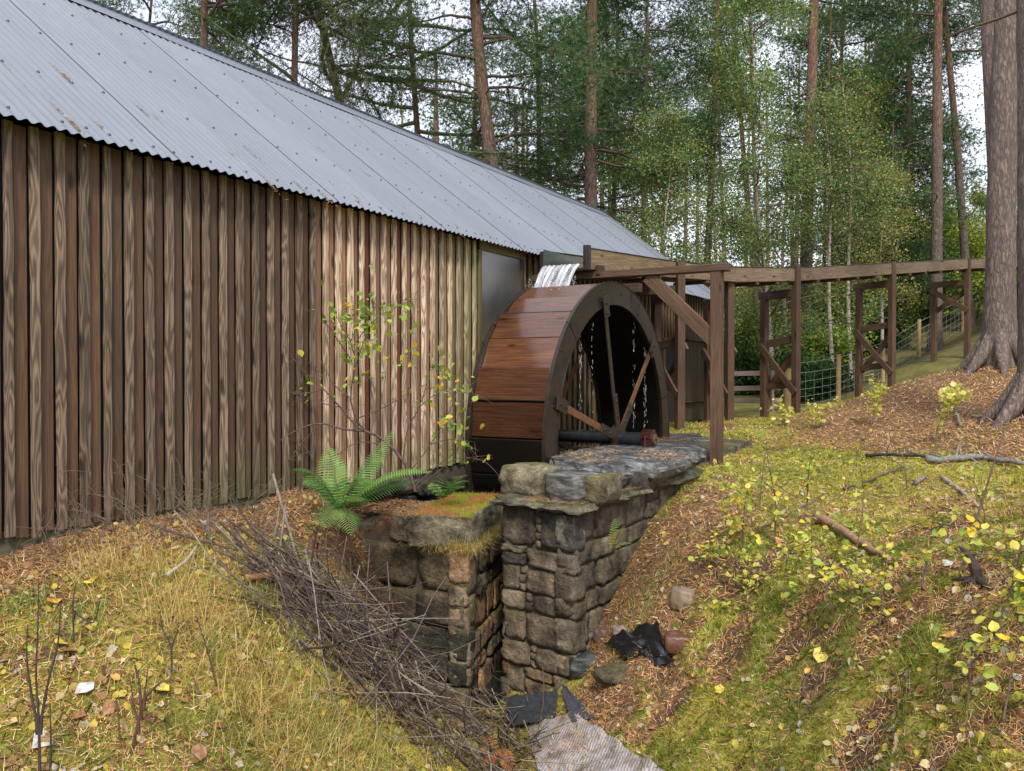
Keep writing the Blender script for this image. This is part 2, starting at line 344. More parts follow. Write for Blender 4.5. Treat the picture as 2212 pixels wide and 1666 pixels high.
def H0(x, y):
    x = np.asarray(x, float); y = np.asarray(y, float); sh = x.shape; x = x.ravel(); y = y.ravel(); r = np.zeros(len(x))
    for i in range(0, len(x), 20000):
        a = x[i:i + 20000]; b = y[i:i + 20000]
        d2 = (a[:, None] - K[None, :, 0]) ** 2 + (b[:, None] - K[None, :, 1]) ** 2
        r[i:i + 20000] = _phi(d2) @ _w[:_n] + _w[_n] + _w[_n + 1] * a + _w[_n + 2] * b
    return r.reshape(sh)
PIT = np.array([(-4.95, 10.6), (-3.42, 10.6), (-3.38, 6.1), (-3.42, 5.80), (-3.70, 5.80), (-3.95, 6.6), (-4.95, 6.6)])
def inpoly(x, y, P):
    c = np.zeros(np.shape(x), bool); j = len(P) - 1
    for i in range(len(P)):
        xi, yi = P[i]; xj, yj = P[j]
        if yi != yj: c ^= ((yi > y) != (yj > y)) & (x < (xj - xi) * (y - yi) / (yj - yi) + xi)
        j = i
    return c
PFRONT, PFAR, PLEFT, PLFAR = np.array([-3.54, 5.52]), np.array([-3.93, 6.74]), np.array([-4.74, 5.40]), np.array([-4.74, 6.74])
RW0, RW1 = np.array([-3.44, 5.86]), np.array([-2.72, 5.70])        # end face of the right-hand pit wall
def hum(x, y): return np.clip(1 - np.abs(fbm(x * 2.1, y * 2.1, 3, 41) - .5) * 5, 0, 1) * .55 + .45 * fbm(x * 4.5, y * 4.5, 2, 43)
def H(x, y, fine=True):
    x = np.asarray(x, float); y = np.asarray(y, float)
    z = H0(x, y)
    d = np.hypot(x, y)
    if fine:
        near = np.clip(1.3 - d / 30, .2, 1)
        z = z + near * (.10 * (fbm(x * 1.1, y * 1.1, 3, 3) - .5) + .075 * (fbm(x * 3.2, y * 3.2, 3, 8) - .5) + .05 * (fbm(x * 9, y * 9, 2, 12) - .5)) * np.clip((x + 4.85) * 2 + .2, 0, 1)
        br = np.clip(1 - np.abs(y - 4.6) / 2.6, 0, 1) * np.clip((x + 2.6) * 1.5, 0, 1)      # mossy hummocks low on the right bank
        z = z + br * .28 * (hum(x, y) - .5)
    z = z - .38 * np.exp(-((x + 3.32) ** 2 + (y - 5.22) ** 2) / .16)
    # under the left pier the bank drops to the channel along its front
    inw = (x > -3.34) & (x < -2.76) & (y > 5.75) & (y < 11)
    z = np.where(inw, np.minimum(z, .3), z)
    inp = inpoly(x, y, np.array([PFRONT + [-.1, .08], PFAR + [-.1, 0], PLFAR, PLEFT + [0, .1]])); z = np.where(inp, np.minimum(z, .25), z)
    z = np.where(inpoly(x, y, PIT), -1.06, z)
    return z
def G(u, v, smax=60):
    d = ray(u, v); s = np.concatenate([np.linspace(1.5, 12, 900), np.linspace(12, smax, 1500)])
    P = C0 + d * s[:, None]; h = H(P[:, 0], P[:, 1]); k = np.argmax(P[:, 2] < h)
    return P[k] if P[k, 2] < h[k] else P[-1]
def HG(x, y):
    i = np.clip(np.searchsorted(gx, x) - 1, 0, len(gx) - 2); j = np.clip(np.searchsorted(gy, y) - 1, 0, len(gy) - 2)
    a = (x - gx[i]) / (gx[i + 1] - gx[i]); b = (y - gy[j]) / (gy[j + 1] - gy[j])
    return (Zt[j, i] * (1 - a) + Zt[j, i + 1] * a) * (1 - b) + (Zt[j + 1, i] * (1 - a) + Zt[j + 1, i + 1] * a) * b
def HN(x, y, e=.03):
    n = np.stack([HG(x - e, y) - HG(x + e, y), HG(x, y - e) - HG(x, y + e), np.full(np.shape(x), 2 * e)], -1); return n / np.linalg.norm(n, axis=-1)[..., None]
def onG(x, y, dz=0): return np.array([x, y, float(H(np.array([x]), np.array([y]))[0]) + dz])

def graded(a, lo, hi, b, st, n1, n2):
    m = np.arange(lo, hi + 1e-6, st)
    l = lo - (np.geomspace(1, 1 + abs(lo - a), n1) - 1)[1:][::-1] if a < lo else []
    r = hi + (np.geomspace(1, 1 + abs(b - hi), n2) - 1)[1:]
    return np.concatenate([l, m, r])
gx = graded(-95, -4.9, 2.2, 95, .045, 46, 60); gy = graded(-45, 1.6, 10.0, 125, .05, 26, 110)
X, Y = np.meshgrid(gx, gy); Zt = H(X, Y)
nx, ny = len(gx), len(gy)
i = np.arange(ny - 1)[:, None] * nx + np.arange(nx - 1)[None]
quads = np.stack([i, i + 1, i + nx + 1, i + nx], -1).reshape(-1, 4)
# what covers the ground: r = pine needles, g = moss, b = wet soil / dead grass, darkened hollows
LEFTB = lambda x, y: (x < -2.4 - .0 * y) & (y < 5.6)
def cover(x, y):
    n = fbm(x * 1.7, y * 1.7, 4, 21); n2 = fbm(x * 5, y * 5, 3, 31); n = .42 * n + .36 * n2 + .22 * fbm(x * 14, y * 14, 2, 37)
    dn = np.clip(1.5 - np.hypot((x - .6) / 2.6, (y - 13.0) / 2.9), 0, 1)                     # needle slope under the big pine
    wall = np.clip(1.4 - (x + 4.75) / .7, 0, 1) * (y < 5.6) * (y > 2.0)                      # needles along the shed foot
    bank = np.clip(1 - np.hypot((x + 2.2) / .75, (y - 6.6) / 1.9), 0, 1) * 1.2             # bare bank beside the pit wall
    rgt = np.clip(1 - np.hypot((x - .15) / 1.3, (y - 5.6) / 1.3), 0, 1) * .8
    nd = np.clip((n - .50) * 5 + .30, 0, 1) * .62 + dn * 1.3 + wall + bank + rgt
    hz = np.clip(1 - np.abs(y - 4.8) / 3.2, 0, 1) * np.clip((x + 2.6) * 1.5, 0, 1); hm = hum(x, y)
    flat = np.clip((y - 6.6) / 1.0, 0, 1) * (y < 12) * (x > -2.2)
    lb = (x < -2.3) * (x > -4.25) * (y < 4.4)
    nd = nd * (1 - .6 * flat * (dn < .3)) * (1 - .55 * lb) + hz * np.clip((.52 - hm) * 4, -.4, .8)
    nd = np.clip(nd, 0, 1)
    bt = np.clip(((x + 3.55) * .62 - (y - 3.7) * .78 * -1) * 0, 0, 1)
    soil = np.clip((fbm(x * 2.3, y * 2.3, 4, 55) - .60) * 9, 0, 1) * (y < 8) * .45 + np.clip((.38 - hm) * 6, 0, 1) * hz * .9; soil = np.clip(soil, 0, 1)  # random patches, plus hollows between hummocks darkened as crevices
    far = np.clip((np.hypot(x, y) - 16) / 8, 0, 1)
    return nd, soil, far
nd, soil, far = cover(X, Y)
colr = np.stack([nd, far, soil], -1).reshape(-1, 3)
me = mesh_np('forest_ground', np.stack([X, Y, Zt], -1).reshape(-1, 3), [quads], True, colr)
N = NT('forest_floor'); c = N.coord('Object', (1, 1, 1), False)
at = N.attr(); sp = N.n('SeparateColor'); N.l(at, sp.inputs[0])
n1 = N.noise(c, 2.2, 6, .6); n2 = N.noise(c, 7, 8, .75); n3 = N.noise(c, 45, 7, .8)
moss = N.mix(N.ramp(n1, [(.35, 0.0), (.65, 1.0)]), (.20, .22, .025), (.46, .42, .06))
moss = N.mix(1.0, moss, N.ramp(n3, [(.34, .15), (.66, 1.5)]), 'MULTIPLY')
nee = N.ramp(n3, [(.34, (.03, .015, .008)), (.5, (.19, .095, .04)), (.66, (.46, .28, .14))])
nee = N.mix(N.ramp(n2, [(.4, 0.0), (.7, .6)]), nee, (.10, .055, .03))
f = N.math('ADD', N.math('MULTIPLY', sp.outputs[0], 1.25), N.math('SUBTRACT', N.math('MULTIPLY', n2, 2.2), 1.15))
col = N.mix(N.ramp(f, [(.33, 0.0), (.55, 1.0)]), moss, nee)
und = N.mix(N.ramp(n1, [(.4, 0.0), (.6, 1.0)]), (.07, .09, .02), (.15, .14, .03))
und = N.mix(N.ramp(n2, [(.45, 0.0), (.65, .8)]), und, (.20, .12, .05))
col = N.mix(sp.outputs[1], col, und)
col = N.mix(N.math('MULTIPLY', sp.outputs[2], .85), col, (.035, .022, .014))
N.set(base=col, rough=.85); N.bump(N.math('ADD', N.math('MULTIPLY', n3, .6), n2), 1.0, .03)
ground = link('forest_ground', me, N.m, kind='structure')
# ---------------------------------------------------------------- the long timber shed
WX = -4.75; ZB = .70; EX, EZ = -4.60, 2.98; RX, RZ = -7.225, 4.977; Y0, Y1 = -1.6, 16.55
shed = empty('timber_shed', (WX, 7.5, 0), 'long brown board-clad shed with a pale corrugated metal roof', 'shed')
wall = sub_part('wall', shed); roof = sub_part('roof', shed); door = sub_part('door', shed); panel = sub_part('splash_panel', shed)
pitch = .15; PAN = (7.62, 8.47)
k = 0; y = Y0
slope = Vector((RX - EX, 0, RZ - EZ)).normalized()
a = Acc()
def boxacc(A, x0, x1, y0, y1, z0, z1, C=None):
    V = np.array([(x, yy, z) for x in (x0, x1) for yy in (y0, y1) for z in (z0, z1)])
    A.add(V, np.array([(0, 1, 3, 2), (4, 6, 7, 5), (0, 4, 5, 1), (2, 3, 7, 6), (0, 2, 6, 4), (1, 5, 7, 3)]), C)
boxacc(a, RX * 2 - EX + .2, WX - .035, Y0, Y1 - .08, .2, 2.86)
link('frame_wall', a.mesh('frame_wall'), M['black'], shed)
a = Acc()       # far gable infill so the roof is closed
for yg in (Y1 - .1, Y0 + .02):
    a = Acc(); a.add([(WX - .04, yg, 2.86), (RX, yg, RZ - .05), (RX * 2 - WX, yg, 2.86)], [np.array([(0, 1, 2)])]); link('gable', a.mesh('gable'), M['blackwood'], shed)
rr = random.Random(3)
while y < Y1 - .1:
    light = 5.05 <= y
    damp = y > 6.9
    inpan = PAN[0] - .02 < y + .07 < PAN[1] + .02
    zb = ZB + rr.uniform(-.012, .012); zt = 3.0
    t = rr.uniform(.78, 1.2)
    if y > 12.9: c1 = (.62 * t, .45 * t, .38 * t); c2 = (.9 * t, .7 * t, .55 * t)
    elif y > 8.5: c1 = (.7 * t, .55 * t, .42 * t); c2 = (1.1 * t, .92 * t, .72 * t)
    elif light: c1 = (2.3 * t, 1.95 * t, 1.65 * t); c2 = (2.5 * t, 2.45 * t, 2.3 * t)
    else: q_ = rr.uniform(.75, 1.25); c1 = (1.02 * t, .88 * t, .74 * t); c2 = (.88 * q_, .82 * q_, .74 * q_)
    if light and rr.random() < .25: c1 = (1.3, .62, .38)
    spans = [(zb, 1.93), (2.95, zt)] if inpan else [(zb, zt)]
    for (za, zc) in spans:
        if zc - za < .1: continue
        yy = y + .052
        timber('board', (WX - .02, yy, za), (WX - .02, yy, zc), .076, .022, M['board'], wall, c1, up=(1, 0, 0), bev=.003)
        wd = .046 + .004 * (k % 4)
        timber('cover_board', (WX + .006, yy + .074, za + rr.uniform(-.01, .015)), (WX + .006, yy + .074, zc), wd, .028, M['batten'], wall, c2, up=(1, 0, 0), bev=.003, seg=16, wav=.007, seed=k % 7)
    k += 1; y += pitch
# low plinth under the cladding
a = Acc(); boxacc(a, WX - .3, WX - .03, Y0, 6.8, .05, .735); boxacc(a, WX - .3, WX - .03, 10.3, Y1 - .1, .05, .735)
link('plinth', a.mesh('plinth'), M['plinth'], shed)
# roof sheets: real corrugation, 10 ridges each, overlapping at the seams
cp = .0762; cols = 80; L = math.hypot(RX - EX, RZ - EZ) + .06
ts = np.linspace(0, 1, cols + 1); yl = ts * cp * 10.6; amp = .0095
zl = amp * np.cos(yl / cp * 2 * np.pi)
rows = np.array([0, .35, .7, 1.0]) * L
V = np.array([(r, yv, zv) for r in rows for yv, zv in zip(yl, zl)]); n = cols + 1
q = np.array([(r * n + c, r * n + c + 1, (r + 1) * n + c + 1, (r + 1) * n + c) for r in range(3) for c in range(cols)])
smesh = mesh_np('roof_sheet', V, [q], True)
md_th = .0
def roofM(y, side=1, lift=0):
    Xa = Vector((slope.x * side, 0, slope.z)); Ya = Vector((0, 1, 0)) ; Za = Xa.cross(Ya)
    if Za.z < 0: Za = -Za
    m = Matrix((Xa, Ya, Za)).transposed().to_4x4(); ex = EX if side > 0 else 2 * RX - EX
    m.translation = Vector((ex, y, EZ)) + Za * lift; return m
yy = Y0; i = 0
while yy < Y1 - .2:
    t = rr.uniform(.94, 1.05)
    for side in (1, -1):
        link('roof_sheet', smesh, M['roof'], roof, roofM(yy, side, .0035 * (i % 2)), (t, t, t * 1.01))
    yy += cp * 10; i += 1
# ridge capping with its lapped ends
a = Acc(); w = .17; yr = Y0
P = np.array([(RX + w, RZ - w * .76 + .018), (RX + .03, RZ + .012), (RX, RZ + .035), (RX - .03, RZ + .012), (RX - w, RZ - w * .76 + .018)])
ys = np.arange(Y0, Y1, 1.8); ys = np.append(ys, Y1)
for j in range(len(ys) - 1):
    o = .003 * (j % 2); V = [(p[0], yv, p[1] + o + (0 if e else .0)) for yv, e in ((ys[j] - .05, 0), (ys[j + 1], 1)) for p in P]
    a.add(V, np.array([(m, m + 1, m + 6, m + 5) for m in range(4)]))
link('ridge_cap', a.mesh('ridge_cap'), M['roof'], roof, color=(1, 1, 1.03))
# eave trim board, black as painted-in eave shade, and verge edge
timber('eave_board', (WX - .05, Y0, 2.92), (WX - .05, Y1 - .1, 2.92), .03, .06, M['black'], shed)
timber('verge_board', (EX - .02, Y1 - .06, EZ - .05), (RX, Y1 - .06, RZ - .05), .03, .12, M['beam'], shed, (.8, .8, .8))
# screws in four purlin rows plus the capping row
a = Acc()
def cone(c, nrm, r, h):
    nrm = unit(nrm); A_ = unit(np.cross(nrm, (0, 1, 0))); B_ = np.cross(nrm, A_); an = np.linspace(0, 2 * np.pi, 6, endpoint=False)
    b = c + r * (np.cos(an)[:, None] * A_ + np.sin(an)[:, None] * B_); m = c + nrm * h * .5 + .75 * (b - c); top = c + nrm * h
    Vv = np.concatenate([b, m, [top]]); j = np.arange(6); j2 = (j + 1) % 6
    a.add(Vv, [np.stack([j, j2, j2 + 6, j + 6], -1), np.stack([j + 6, j2 + 6, np.full(6, 12)], -1)])
nr = np.array([-slope.z * -1, 0, -slope.x * 1.0]); nr = unit((slope.z, 0, -slope.x))
for r_ in (.10, .85, 1.75, 2.6, L - .19):
    st = cp * (3 if r_ < 2.8 and r_ > .2 else 2)
    yv = Y0 + .02
    while yv < Y1 - .1:
        if r_ < 2.8 or True:
            c_ = np.array([EX, yv + (rr.uniform(-.006, .006)), EZ]) + np.array(slope) * (r_ + rr.uniform(-.012, .012)) + nr * .0105
            cone(c_, nr, .0115, .016)
        yv += st * (1 if rr.random() < .85 else 2)
link('screw', a.mesh('screw'), M['screw'], roof, kind='stuff')
# steel splash panel in a timber frame
zt_, zb_ = 2.91, 1.95; x_ = WX + .028
a = Acc(); boxacc(a, x_ - .02, x_, PAN[0], PAN[1], zb_, zt_); link('steel_panel', a.mesh('steel_panel'), M['steel'], panel)
fc = (1.35, 1.15, .95)
timber('panel_frame', (x_ + .005, PAN[0] - .03, zt_ + .045), (x_ + .005, PAN[1] + .06, zt_ + .045), .03, .09, M['board'], panel, fc)
timber('panel_frame', (x_ + .006, PAN[1] + .03, zb_ - .3), (x_ + .006, PAN[1] + .03, zt_), .07, .03, M['board'], panel, (.5, .42, .34), up=(1, 0, 0))
timber('panel_frame', (x_ + .006, PAN[0] - .03, zb_ - .3), (x_ + .006, PAN[0] - .03, zt_), .06, .03, M['board'], panel, (1.2, 1.1, .9), up=(1, 0, 0))
# big plank door leaning open on the wall beyond the wheel, and a second dark opening
pd0, pd1 = Px(1478, 906, -4.62), Px(1529, 903, -4.62)
nb = 6
for j in range(nb):
    ya = pd0[1] + (pd1[1] - pd0[1]) * (j + .5) / nb; wdt = (pd1[1] - pd0[1]) / nb - .015
    timber('door_board', (-4.62, ya, .80 + .02 * (j % 2)), (-4.62, ya, 2.55), wdt, .03, M['board'], door, (.42, .30, .26), up=(1, 0, 0))
for z_ in (1.15, 2.2): timber('door_rail', (-4.60, pd0[1], z_), (-4.60, pd1[1], z_), .02, .10, M['board'], door, (.4, .3, .26), up=(1, 0, 0))
e0, e1 = Px(1432, 912, -4.70), Px(1466, 910, -4.70)
a = Acc(); boxacc(a, -4.72, -4.70, e0[1], e1[1], .8, 2.1); link('doorway', a.mesh('doorway'), M['black'], shed)  # flat black slab, the darkness inside the opening painted on
for yq in (e0[1], e1[1]): timber('door_frame', (-4.69, yq, .78), (-4.69, yq, 2.15), .09, .04, M['board'], shed, (1, .8, .6), up=(1, 0, 0))
timber('door_frame', (-4.68, e0[1] - .05, 2.15), (-4.68, e1[1] + .05, 2.15), .04, .09, M['board'], shed, (1, .8, .6))

# pine needle litter caught on the roof
a = Acc(); rg = np.random.default_rng(5)
def needles(A, C, nrm, ax, n, spread, lmin=.025, lmax=.055, wd=.0022, pal=((.30, .17, .08), (.42, .27, .14), (.20, .10, .05)), up=.01):
    """flat pine needles scattered round C in the plane of ax, cross(nrm, ax)"""
    nrm = unit(nrm); ax = unit(ax); bx = np.cross(nrm, ax)
    p = C + rg.normal(0, spread[0], n)[:, None] * ax + rg.normal(0, spread[1], n)[:, None] * bx + rg.uniform(0, up, n)[:, None] * nrm
    th = rg.uniform(0, np.pi, n); d = np.cos(th)[:, None] * ax + np.sin(th)[:, None] * bx + rg.uniform(-.25, .25, n)[:, None] * nrm
    l = rg.uniform(lmin, lmax, n)[:, None]; sd_ = np.cross(d, nrm) * wd
    V = np.stack([p - sd_, p + sd_, p + d * l], 1).reshape(-1, 3); Fi = np.arange(3 * n).reshape(-1, 3)
    A.add(V, Fi, np.repeat(np.array(pal)[rg.integers(0, len(pal), n)], 3, 0) * rg.uniform(.7, 1.25, (n, 1)).repeat(3, 0))
for j in range(80):
    y_ = rg.uniform(1.6, 13); r_ = abs(rg.normal(0, .35)) + .02 if j % 3 else rg.uniform(.1, 1.6)
    C_ = np.array([EX, y_, EZ]) + np.array(slope) * r_ - nr * .004
    needles(a, C_, nr, slope, int(rg.uniform(25, 95)), (rg.uniform(.02, .10), .016))
for y_ in np.arange(1, 9, .762):
    if rg.random() < .8:
        C_ = np.array([EX, Y0 + round((y_ - Y0) / .762) * .762 + .03, EZ]) + np.array(slope) * rg.uniform(.1, 1.2)
        needles(a, C_, nr, slope, 60, (.28, .008))
roof_n = link('fallen_needles', a.mesh('roof_needles'), M['litter'], kind='stuff')
# ---------------------------------------------------------------- the overshot water wheel
WC = np.array([-3.985, 8.50, .932]); RO, RI = 1.655, 1.425; XF, XR = -3.56, -4.41
wheel = empty('water_wheel', WC, 'big overshot water wheel of wet red-brown boards between dark iron rims', 'water wheel')
def annulus(x0, x1, ri, ro, n=112):
    an = np.linspace(0, 2 * np.pi, n, endpoint=False); c, s = np.cos(an), np.sin(an); V = []
    for x in (x0, x1):
        for r_ in (ri, ro): V.append(np.stack([np.full(n, x), WC[1] + r_ * c, WC[2] + r_ * s], -1))
    V = np.concatenate(V); j = np.arange(n); k_ = (j + 1) % n
    f = lambda a_, b_: np.stack([a_ * n + j, a_ * n + k_, b_ * n + k_, b_ * n + j], -1)
    return V, [np.concatenate([f(0, 1), f(3, 2), f(1, 3), f(2, 0)])]
def arcplate(x0, x1, ri, ro, a0, a1, n=20):
    an = np.linspace(a0, a1, n); c, s = np.cos(an), np.sin(an); V = []
    for x in (x0, x1):
        for r_ in (ri, ro): V.append(np.stack([np.full(n, x), WC[1] + r_ * c, WC[2] + r_ * s], -1))
    V = np.concatenate(V); j = np.arange(n - 1); k_ = j + 1
    f = lambda a_, b_: np.stack([a_ * n + j, a_ * n + k_, b_ * n + k_, b_ * n + j], -1)
    E = [(0, n, 3 * n, 2 * n), (n - 1, 2 * n - 1, 4 * n - 1, 3 * n - 1)]
    return V, [np.concatenate([f(0, 1), f(3, 2), f(1, 3), f(2, 0), np.array(E)])]
SEG = 6; off = R(15); rims = [sub_part('rim', wheel), sub_part('rim', wheel)]
for (x0, x1) in ((XF - .035, XF), (XR, XR + .035)):
    for j in range(SEG):
        a = Acc(); a.add(*arcplate(x0, x1, RI, RO, off + j * math.pi / 3 + .004, off + (j + 1) * math.pi / 3 - .004))
        link('rim_plate', a.mesh('rim_plate'), M['dark_metal'], rims[0 if x1 == XF else 1])
    a = Acc(); xx = x1 if x1 == XF else x0
    a.add(*annulus(xx - .006, xx + .006, RO, RO + .008)); a.add(*annulus(xx - .008, xx + .008, RI - .008, RI)); link('rim_angle', a.mesh('rim_angle'), M['dark_metal'], rims[0 if x1 == XF else 1])
NBK = 30
for j in range(NBK):
    an = R(3) + j * 2 * math.pi / NBK; rr_ = 1.603; tl = .055
    c = np.array([0, math.cos(an), math.sin(an)]); tg = np.array([0, -math.sin(an), math.cos(an)])
    nrm_ = unit(c + tg * .10); tg2 = np.cross(nrm_, [1, 0, 0]) ; tg2 = tg2 if tg2 @ tg > 0 else -tg2
    ctr = WC * [0, 1, 1] + c * (rr_ + (.022 if j % 2 else 0))
    p0 = ctr + [XR + .036, 0, 0]; p1 = ctr + [XF - .036, 0, 0]
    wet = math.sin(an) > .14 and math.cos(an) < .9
    t = random.uniform(.7, 1.35) * (.45 if math.sin(an) < .42 else 1)  # fade to black down the wheel is put into the board colour
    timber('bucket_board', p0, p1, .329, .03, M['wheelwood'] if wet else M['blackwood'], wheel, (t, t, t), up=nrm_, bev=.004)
    ctr = WC * [0, 1, 1] + c * (RI + .022)
    timber('sole_board', ctr + [XR + .036, 0, 0], ctr + [XF - .036, 0, 0], .31, .02, M['blackwood'], wheel, up=c, bev=0)
    if j % 3 == 1:
        p = WC * [0, 1, 1] + c * (rr_ + .035) + tg * .16; a = Acc(); a.add(*tube([p + [XR + .03, 0, 0], p + [XF - .03, 0, 0]], .008, 6)); link('tie_rod', a.mesh('tie_rod', True), M['axle'], wheel)
for (xs, s_) in ((XF + .012, 1), (XR - .012, -1)):
    for j in range(6):
        an = R(44) + j * math.pi / 3; c = np.array([0, math.cos(an), math.sin(an)]); tg = np.array([0, -math.sin(an), math.cos(an)])
        base = np.array([xs, WC[1], WC[2]])
        timber('spoke', base + c * .17, base + c * (RI + .06), .014, .072, M['rust'] if j in (0, 2) else M['dark_metal'], wheel, (1, 1, 1), up=tg, bev=.002)
        timber('spoke_plate', base + c * (RI - .12) + [.015 * s_, 0, 0], base + c * (RI + .10) + [.015 * s_, 0, 0], .012, .13, M['dark_metal'], wheel, up=tg, bev=.002)
        timber('hub_arm', base + c * .06 + [.016 * s_, 0, 0], base + c * .48 + [.016 * s_, 0, 0], .014, .10, M['dark_metal'], wheel, up=tg, bev=.003)
    V, Fc = tube([(xs - .03, WC[1], WC[2]), (xs + .035, WC[1], WC[2])], .15, 24, True); a = Acc(); a.add(V, Fc); link('hub_flange', a.mesh('hub_flange'), M['dark_metal'], wheel)
a = Acc()
for j in range(18):
    an = j * 2 * math.pi / 18 + .1; 
    for r_ in ((RI + .06, RO - .05) if j % 2 else (RI + .115,)):
        p = np.array([XF, WC[1] + r_ * math.cos(an), WC[2] + r_ * math.sin(an)]); a.add(*tube([p, p + [.012, 0, 0]], .010, 6, True))
for j in range(6):
    an = R(44) + j * math.pi / 3; c = np.array([0, math.cos(an), math.sin(an)])
    for r_ in (.24, .40, RI - .08, RI + .03): p = np.array([XF + .03, WC[1], WC[2]]) + c * r_; a.add(*tube([p, p + [.018, 0, 0]], .014, 6, True))
link('bolt', a.mesh('bolt'), M['dark_metal'], wheel, kind='stuff')
a = Acc(); a.add(*tube([(-4.80, WC[1], WC[2]), (-3.22, WC[1], WC[2])], .066, 24, True)); link('axle', a.mesh('axle', False), M['axle'], wheel)

# plummer block carrying the axle on the pit wall
bx = -3.20
brg = empty('axle_bearing', (bx, WC[1], WC[2] - .11), 'dark red iron bearing block holding the wheel axle on the slate slab', 'bearing')
a = Acc(); boxacc(a, bx - .07, bx + .07, WC[1] - .16, WC[1] + .16, WC[2] - .150, WC[2] - .115); link('foot_plate', a.mesh('foot_plate'), M['red_iron'], brg)
bm = bmesh.new(); bmesh.ops.create_cube(bm, size=1)
for v in bm.verts: v.co = Vector((v.co.x * .12, v.co.y * .19, v.co.z * .14 ))
bmesh.ops.bevel(bm, geom=list(bm.edges), offset=.025, segments=2, affect='EDGES'); mb = bpy.data.meshes.new('lower_housing'); bm.to_mesh(mb); bm.free()
link('lower_housing', mb, M['red_iron'], brg, Matrix.Translation((bx, WC[1], WC[2] - .045)))
a = Acc(); an = np.linspace(0, np.pi, 9)
for x0, x1, r_ in ((bx - .055, bx + .055, .092),):
    V = np.array([(x, WC[1] + r_ * math.cos(t), WC[2] + .012 + r_ * math.sin(t)) for x in (x0, x1) for t in an]); j = np.arange(8)
    a.add(V, [np.stack([j, j + 1, j + 10, j + 9], -1), np.array([(0, j_ + 1, j_) for j_ in range(1, 8)]), np.array([(9, 9 + j_, 10 + j_) for j_ in range(1, 8)])])
link('upper_cap', a.mesh('upper_cap'), M['red_iron'], brg, color=(1, 1, 1))
for r_, x_2, mt in ((.080, .070, 'dark_metal'), (.055, .078, 'rust'), (.010, .085, 'dark_metal')):
    a = Acc(); a.add(*tube([(bx + .045, WC[1], WC[2]), (bx + x_2, WC[1], WC[2])], r_, 24, True)); link('end_cover', a.mesh('end_cover'), M[mt], brg)
for sy in (-1, 1):
    a = Acc(); a.add(*tube([(bx, WC[1] + sy * .11, WC[2] - .12), (bx, WC[1] + sy * .11, WC[2] + .03)], .014, 6, True)); a.add(*tube([(bx, WC[1] + sy * .11, WC[2] + .02), (bx, WC[1] + sy * .11, WC[2] + .045)], .026, 6, True)); link('bolt', a.mesh('bolt'), M['red_iron'], brg)

# ---------------------------------------------------------------- the flume
FR = [np.array(p) for p in ((-3.90, 8.50, 2.75), (-4.03, 11.80, 2.99), (-3.62, 13.40, 3.06), (-3.126, 15.48, 3.245), (-1.93, 19.05, 3.66), (-.68, 22.86, 4.11), (.95, 26.9, 4.52), (3.2, 31.2, 4.95))]
flume = empty('flume', FR[0], 'long raised wooden water channel running on trestles to the wheel', 'flume')
SB = .225; FW = .52
def side_off(i):
    d = unit((FR[min(i + 1, len(FR) - 1)] - FR[max(i - 1, 0)]) * [1, 1, 0]); return np.array([-d[1], d[0], 0]) * FW
FL = [FR[i] + side_off(i) for i in range(len(FR))]
for i in range(len(FR) - 1):
    t = random.uniform(.85, 1.15); c = (t, t, t)
    lift = .003 * (i % 2)
    for S in (FR, FL):
        A_, B_ = S[i] + [0, 0, SB / 2], S[i + 1] + [0, 0, SB / 2 + lift]
        timber('side_board', A_, B_, .035, SB, M['flume'], flume, c if i else (1.15, 1.12, .95))
        timber('top_lip', A_ + [0, 0, SB / 2 + .006], B_ + [0, 0, SB / 2 + .006], .05, .012, M['blackwood'], flume, (4, 3, 2.4))
    timber('floor_board', (FR[i] + FL[i]) / 2 + [0, 0, .01], (FR[i + 1] + FL[i + 1]) / 2 + [0, 0, .012 + lift], FW - .037, .025, M['flume'], flume, (.6, .6, .6))
    n_ = int(np.linalg.norm(FR[i + 1] - FR[i]) / .9)
    for q in range(1, n_ + 1):
        f_ = q / (n_ + 1); m0 = FR[i] * (1 - f_) + FR[i + 1] * f_; m1 = FL[i] * (1 - f_) + FL[i + 1] * f_; d_ = unit(m0 - m1)
        timber('cross_bearer', m1 - d_ * .03 - [0, 0, .03], m0 + d_ * .03 - [0, 0, .03], .07, .045, M['beam'], flume, (.8, .8, .8))
# outlet: dark lined end posts, hanging rubber flap, short spout
e0, e1 = FL[0], FR[0]
for p, hh in ((e0, SB), (e1, SB + .035)): timber('end_post', p + [0, -.02, -.01], p + [0, -.02, hh], .055, .075, M['blackwood'], flume, (3, 3, 2.6), up=(1, 0, 0))
timber('stop_block', FR[0] + [.045, .16, .01], FR[0] + [.045, .30, .01 + .0], .05, .11, M['beam'], flume, (.45, .42, .4))
a = Acc(); nx_ = 12; tt = np.linspace(0, 1, nx_)
top = (e0 + [.02, -.06, SB + .02])[None] * (1 - tt[:, None]) + (e1 + [-.02, -.06, SB * .42])[None] * tt[:, None]
bot = (e0 + [.03, -.10, .05])[None] * (1 - tt[:, None]) + (e1 + [-.03, -.10, .055])[None] * tt[:, None]
mid = (top + bot) / 2 + np.stack([0 * tt, -.03 * np.sin(tt * np.pi), 0 * tt], -1)
V = np.concatenate([top, mid, bot]); V = np.concatenate([V, V + [0, .012, 0]]); j = np.arange(nx_ - 1)
Q = np.concatenate([np.stack([r_ * nx_ + j, r_ * nx_ + j + 1, (r_ + 1) * nx_ + j + 1, (r_ + 1) * nx_ + j], -1) for r_ in (0, 1)]); a.add(V, [np.concatenate([Q, Q + 3 * nx_])])
link('rubber_flap', a.mesh('rubber_flap', True), M['rubber'], flume)
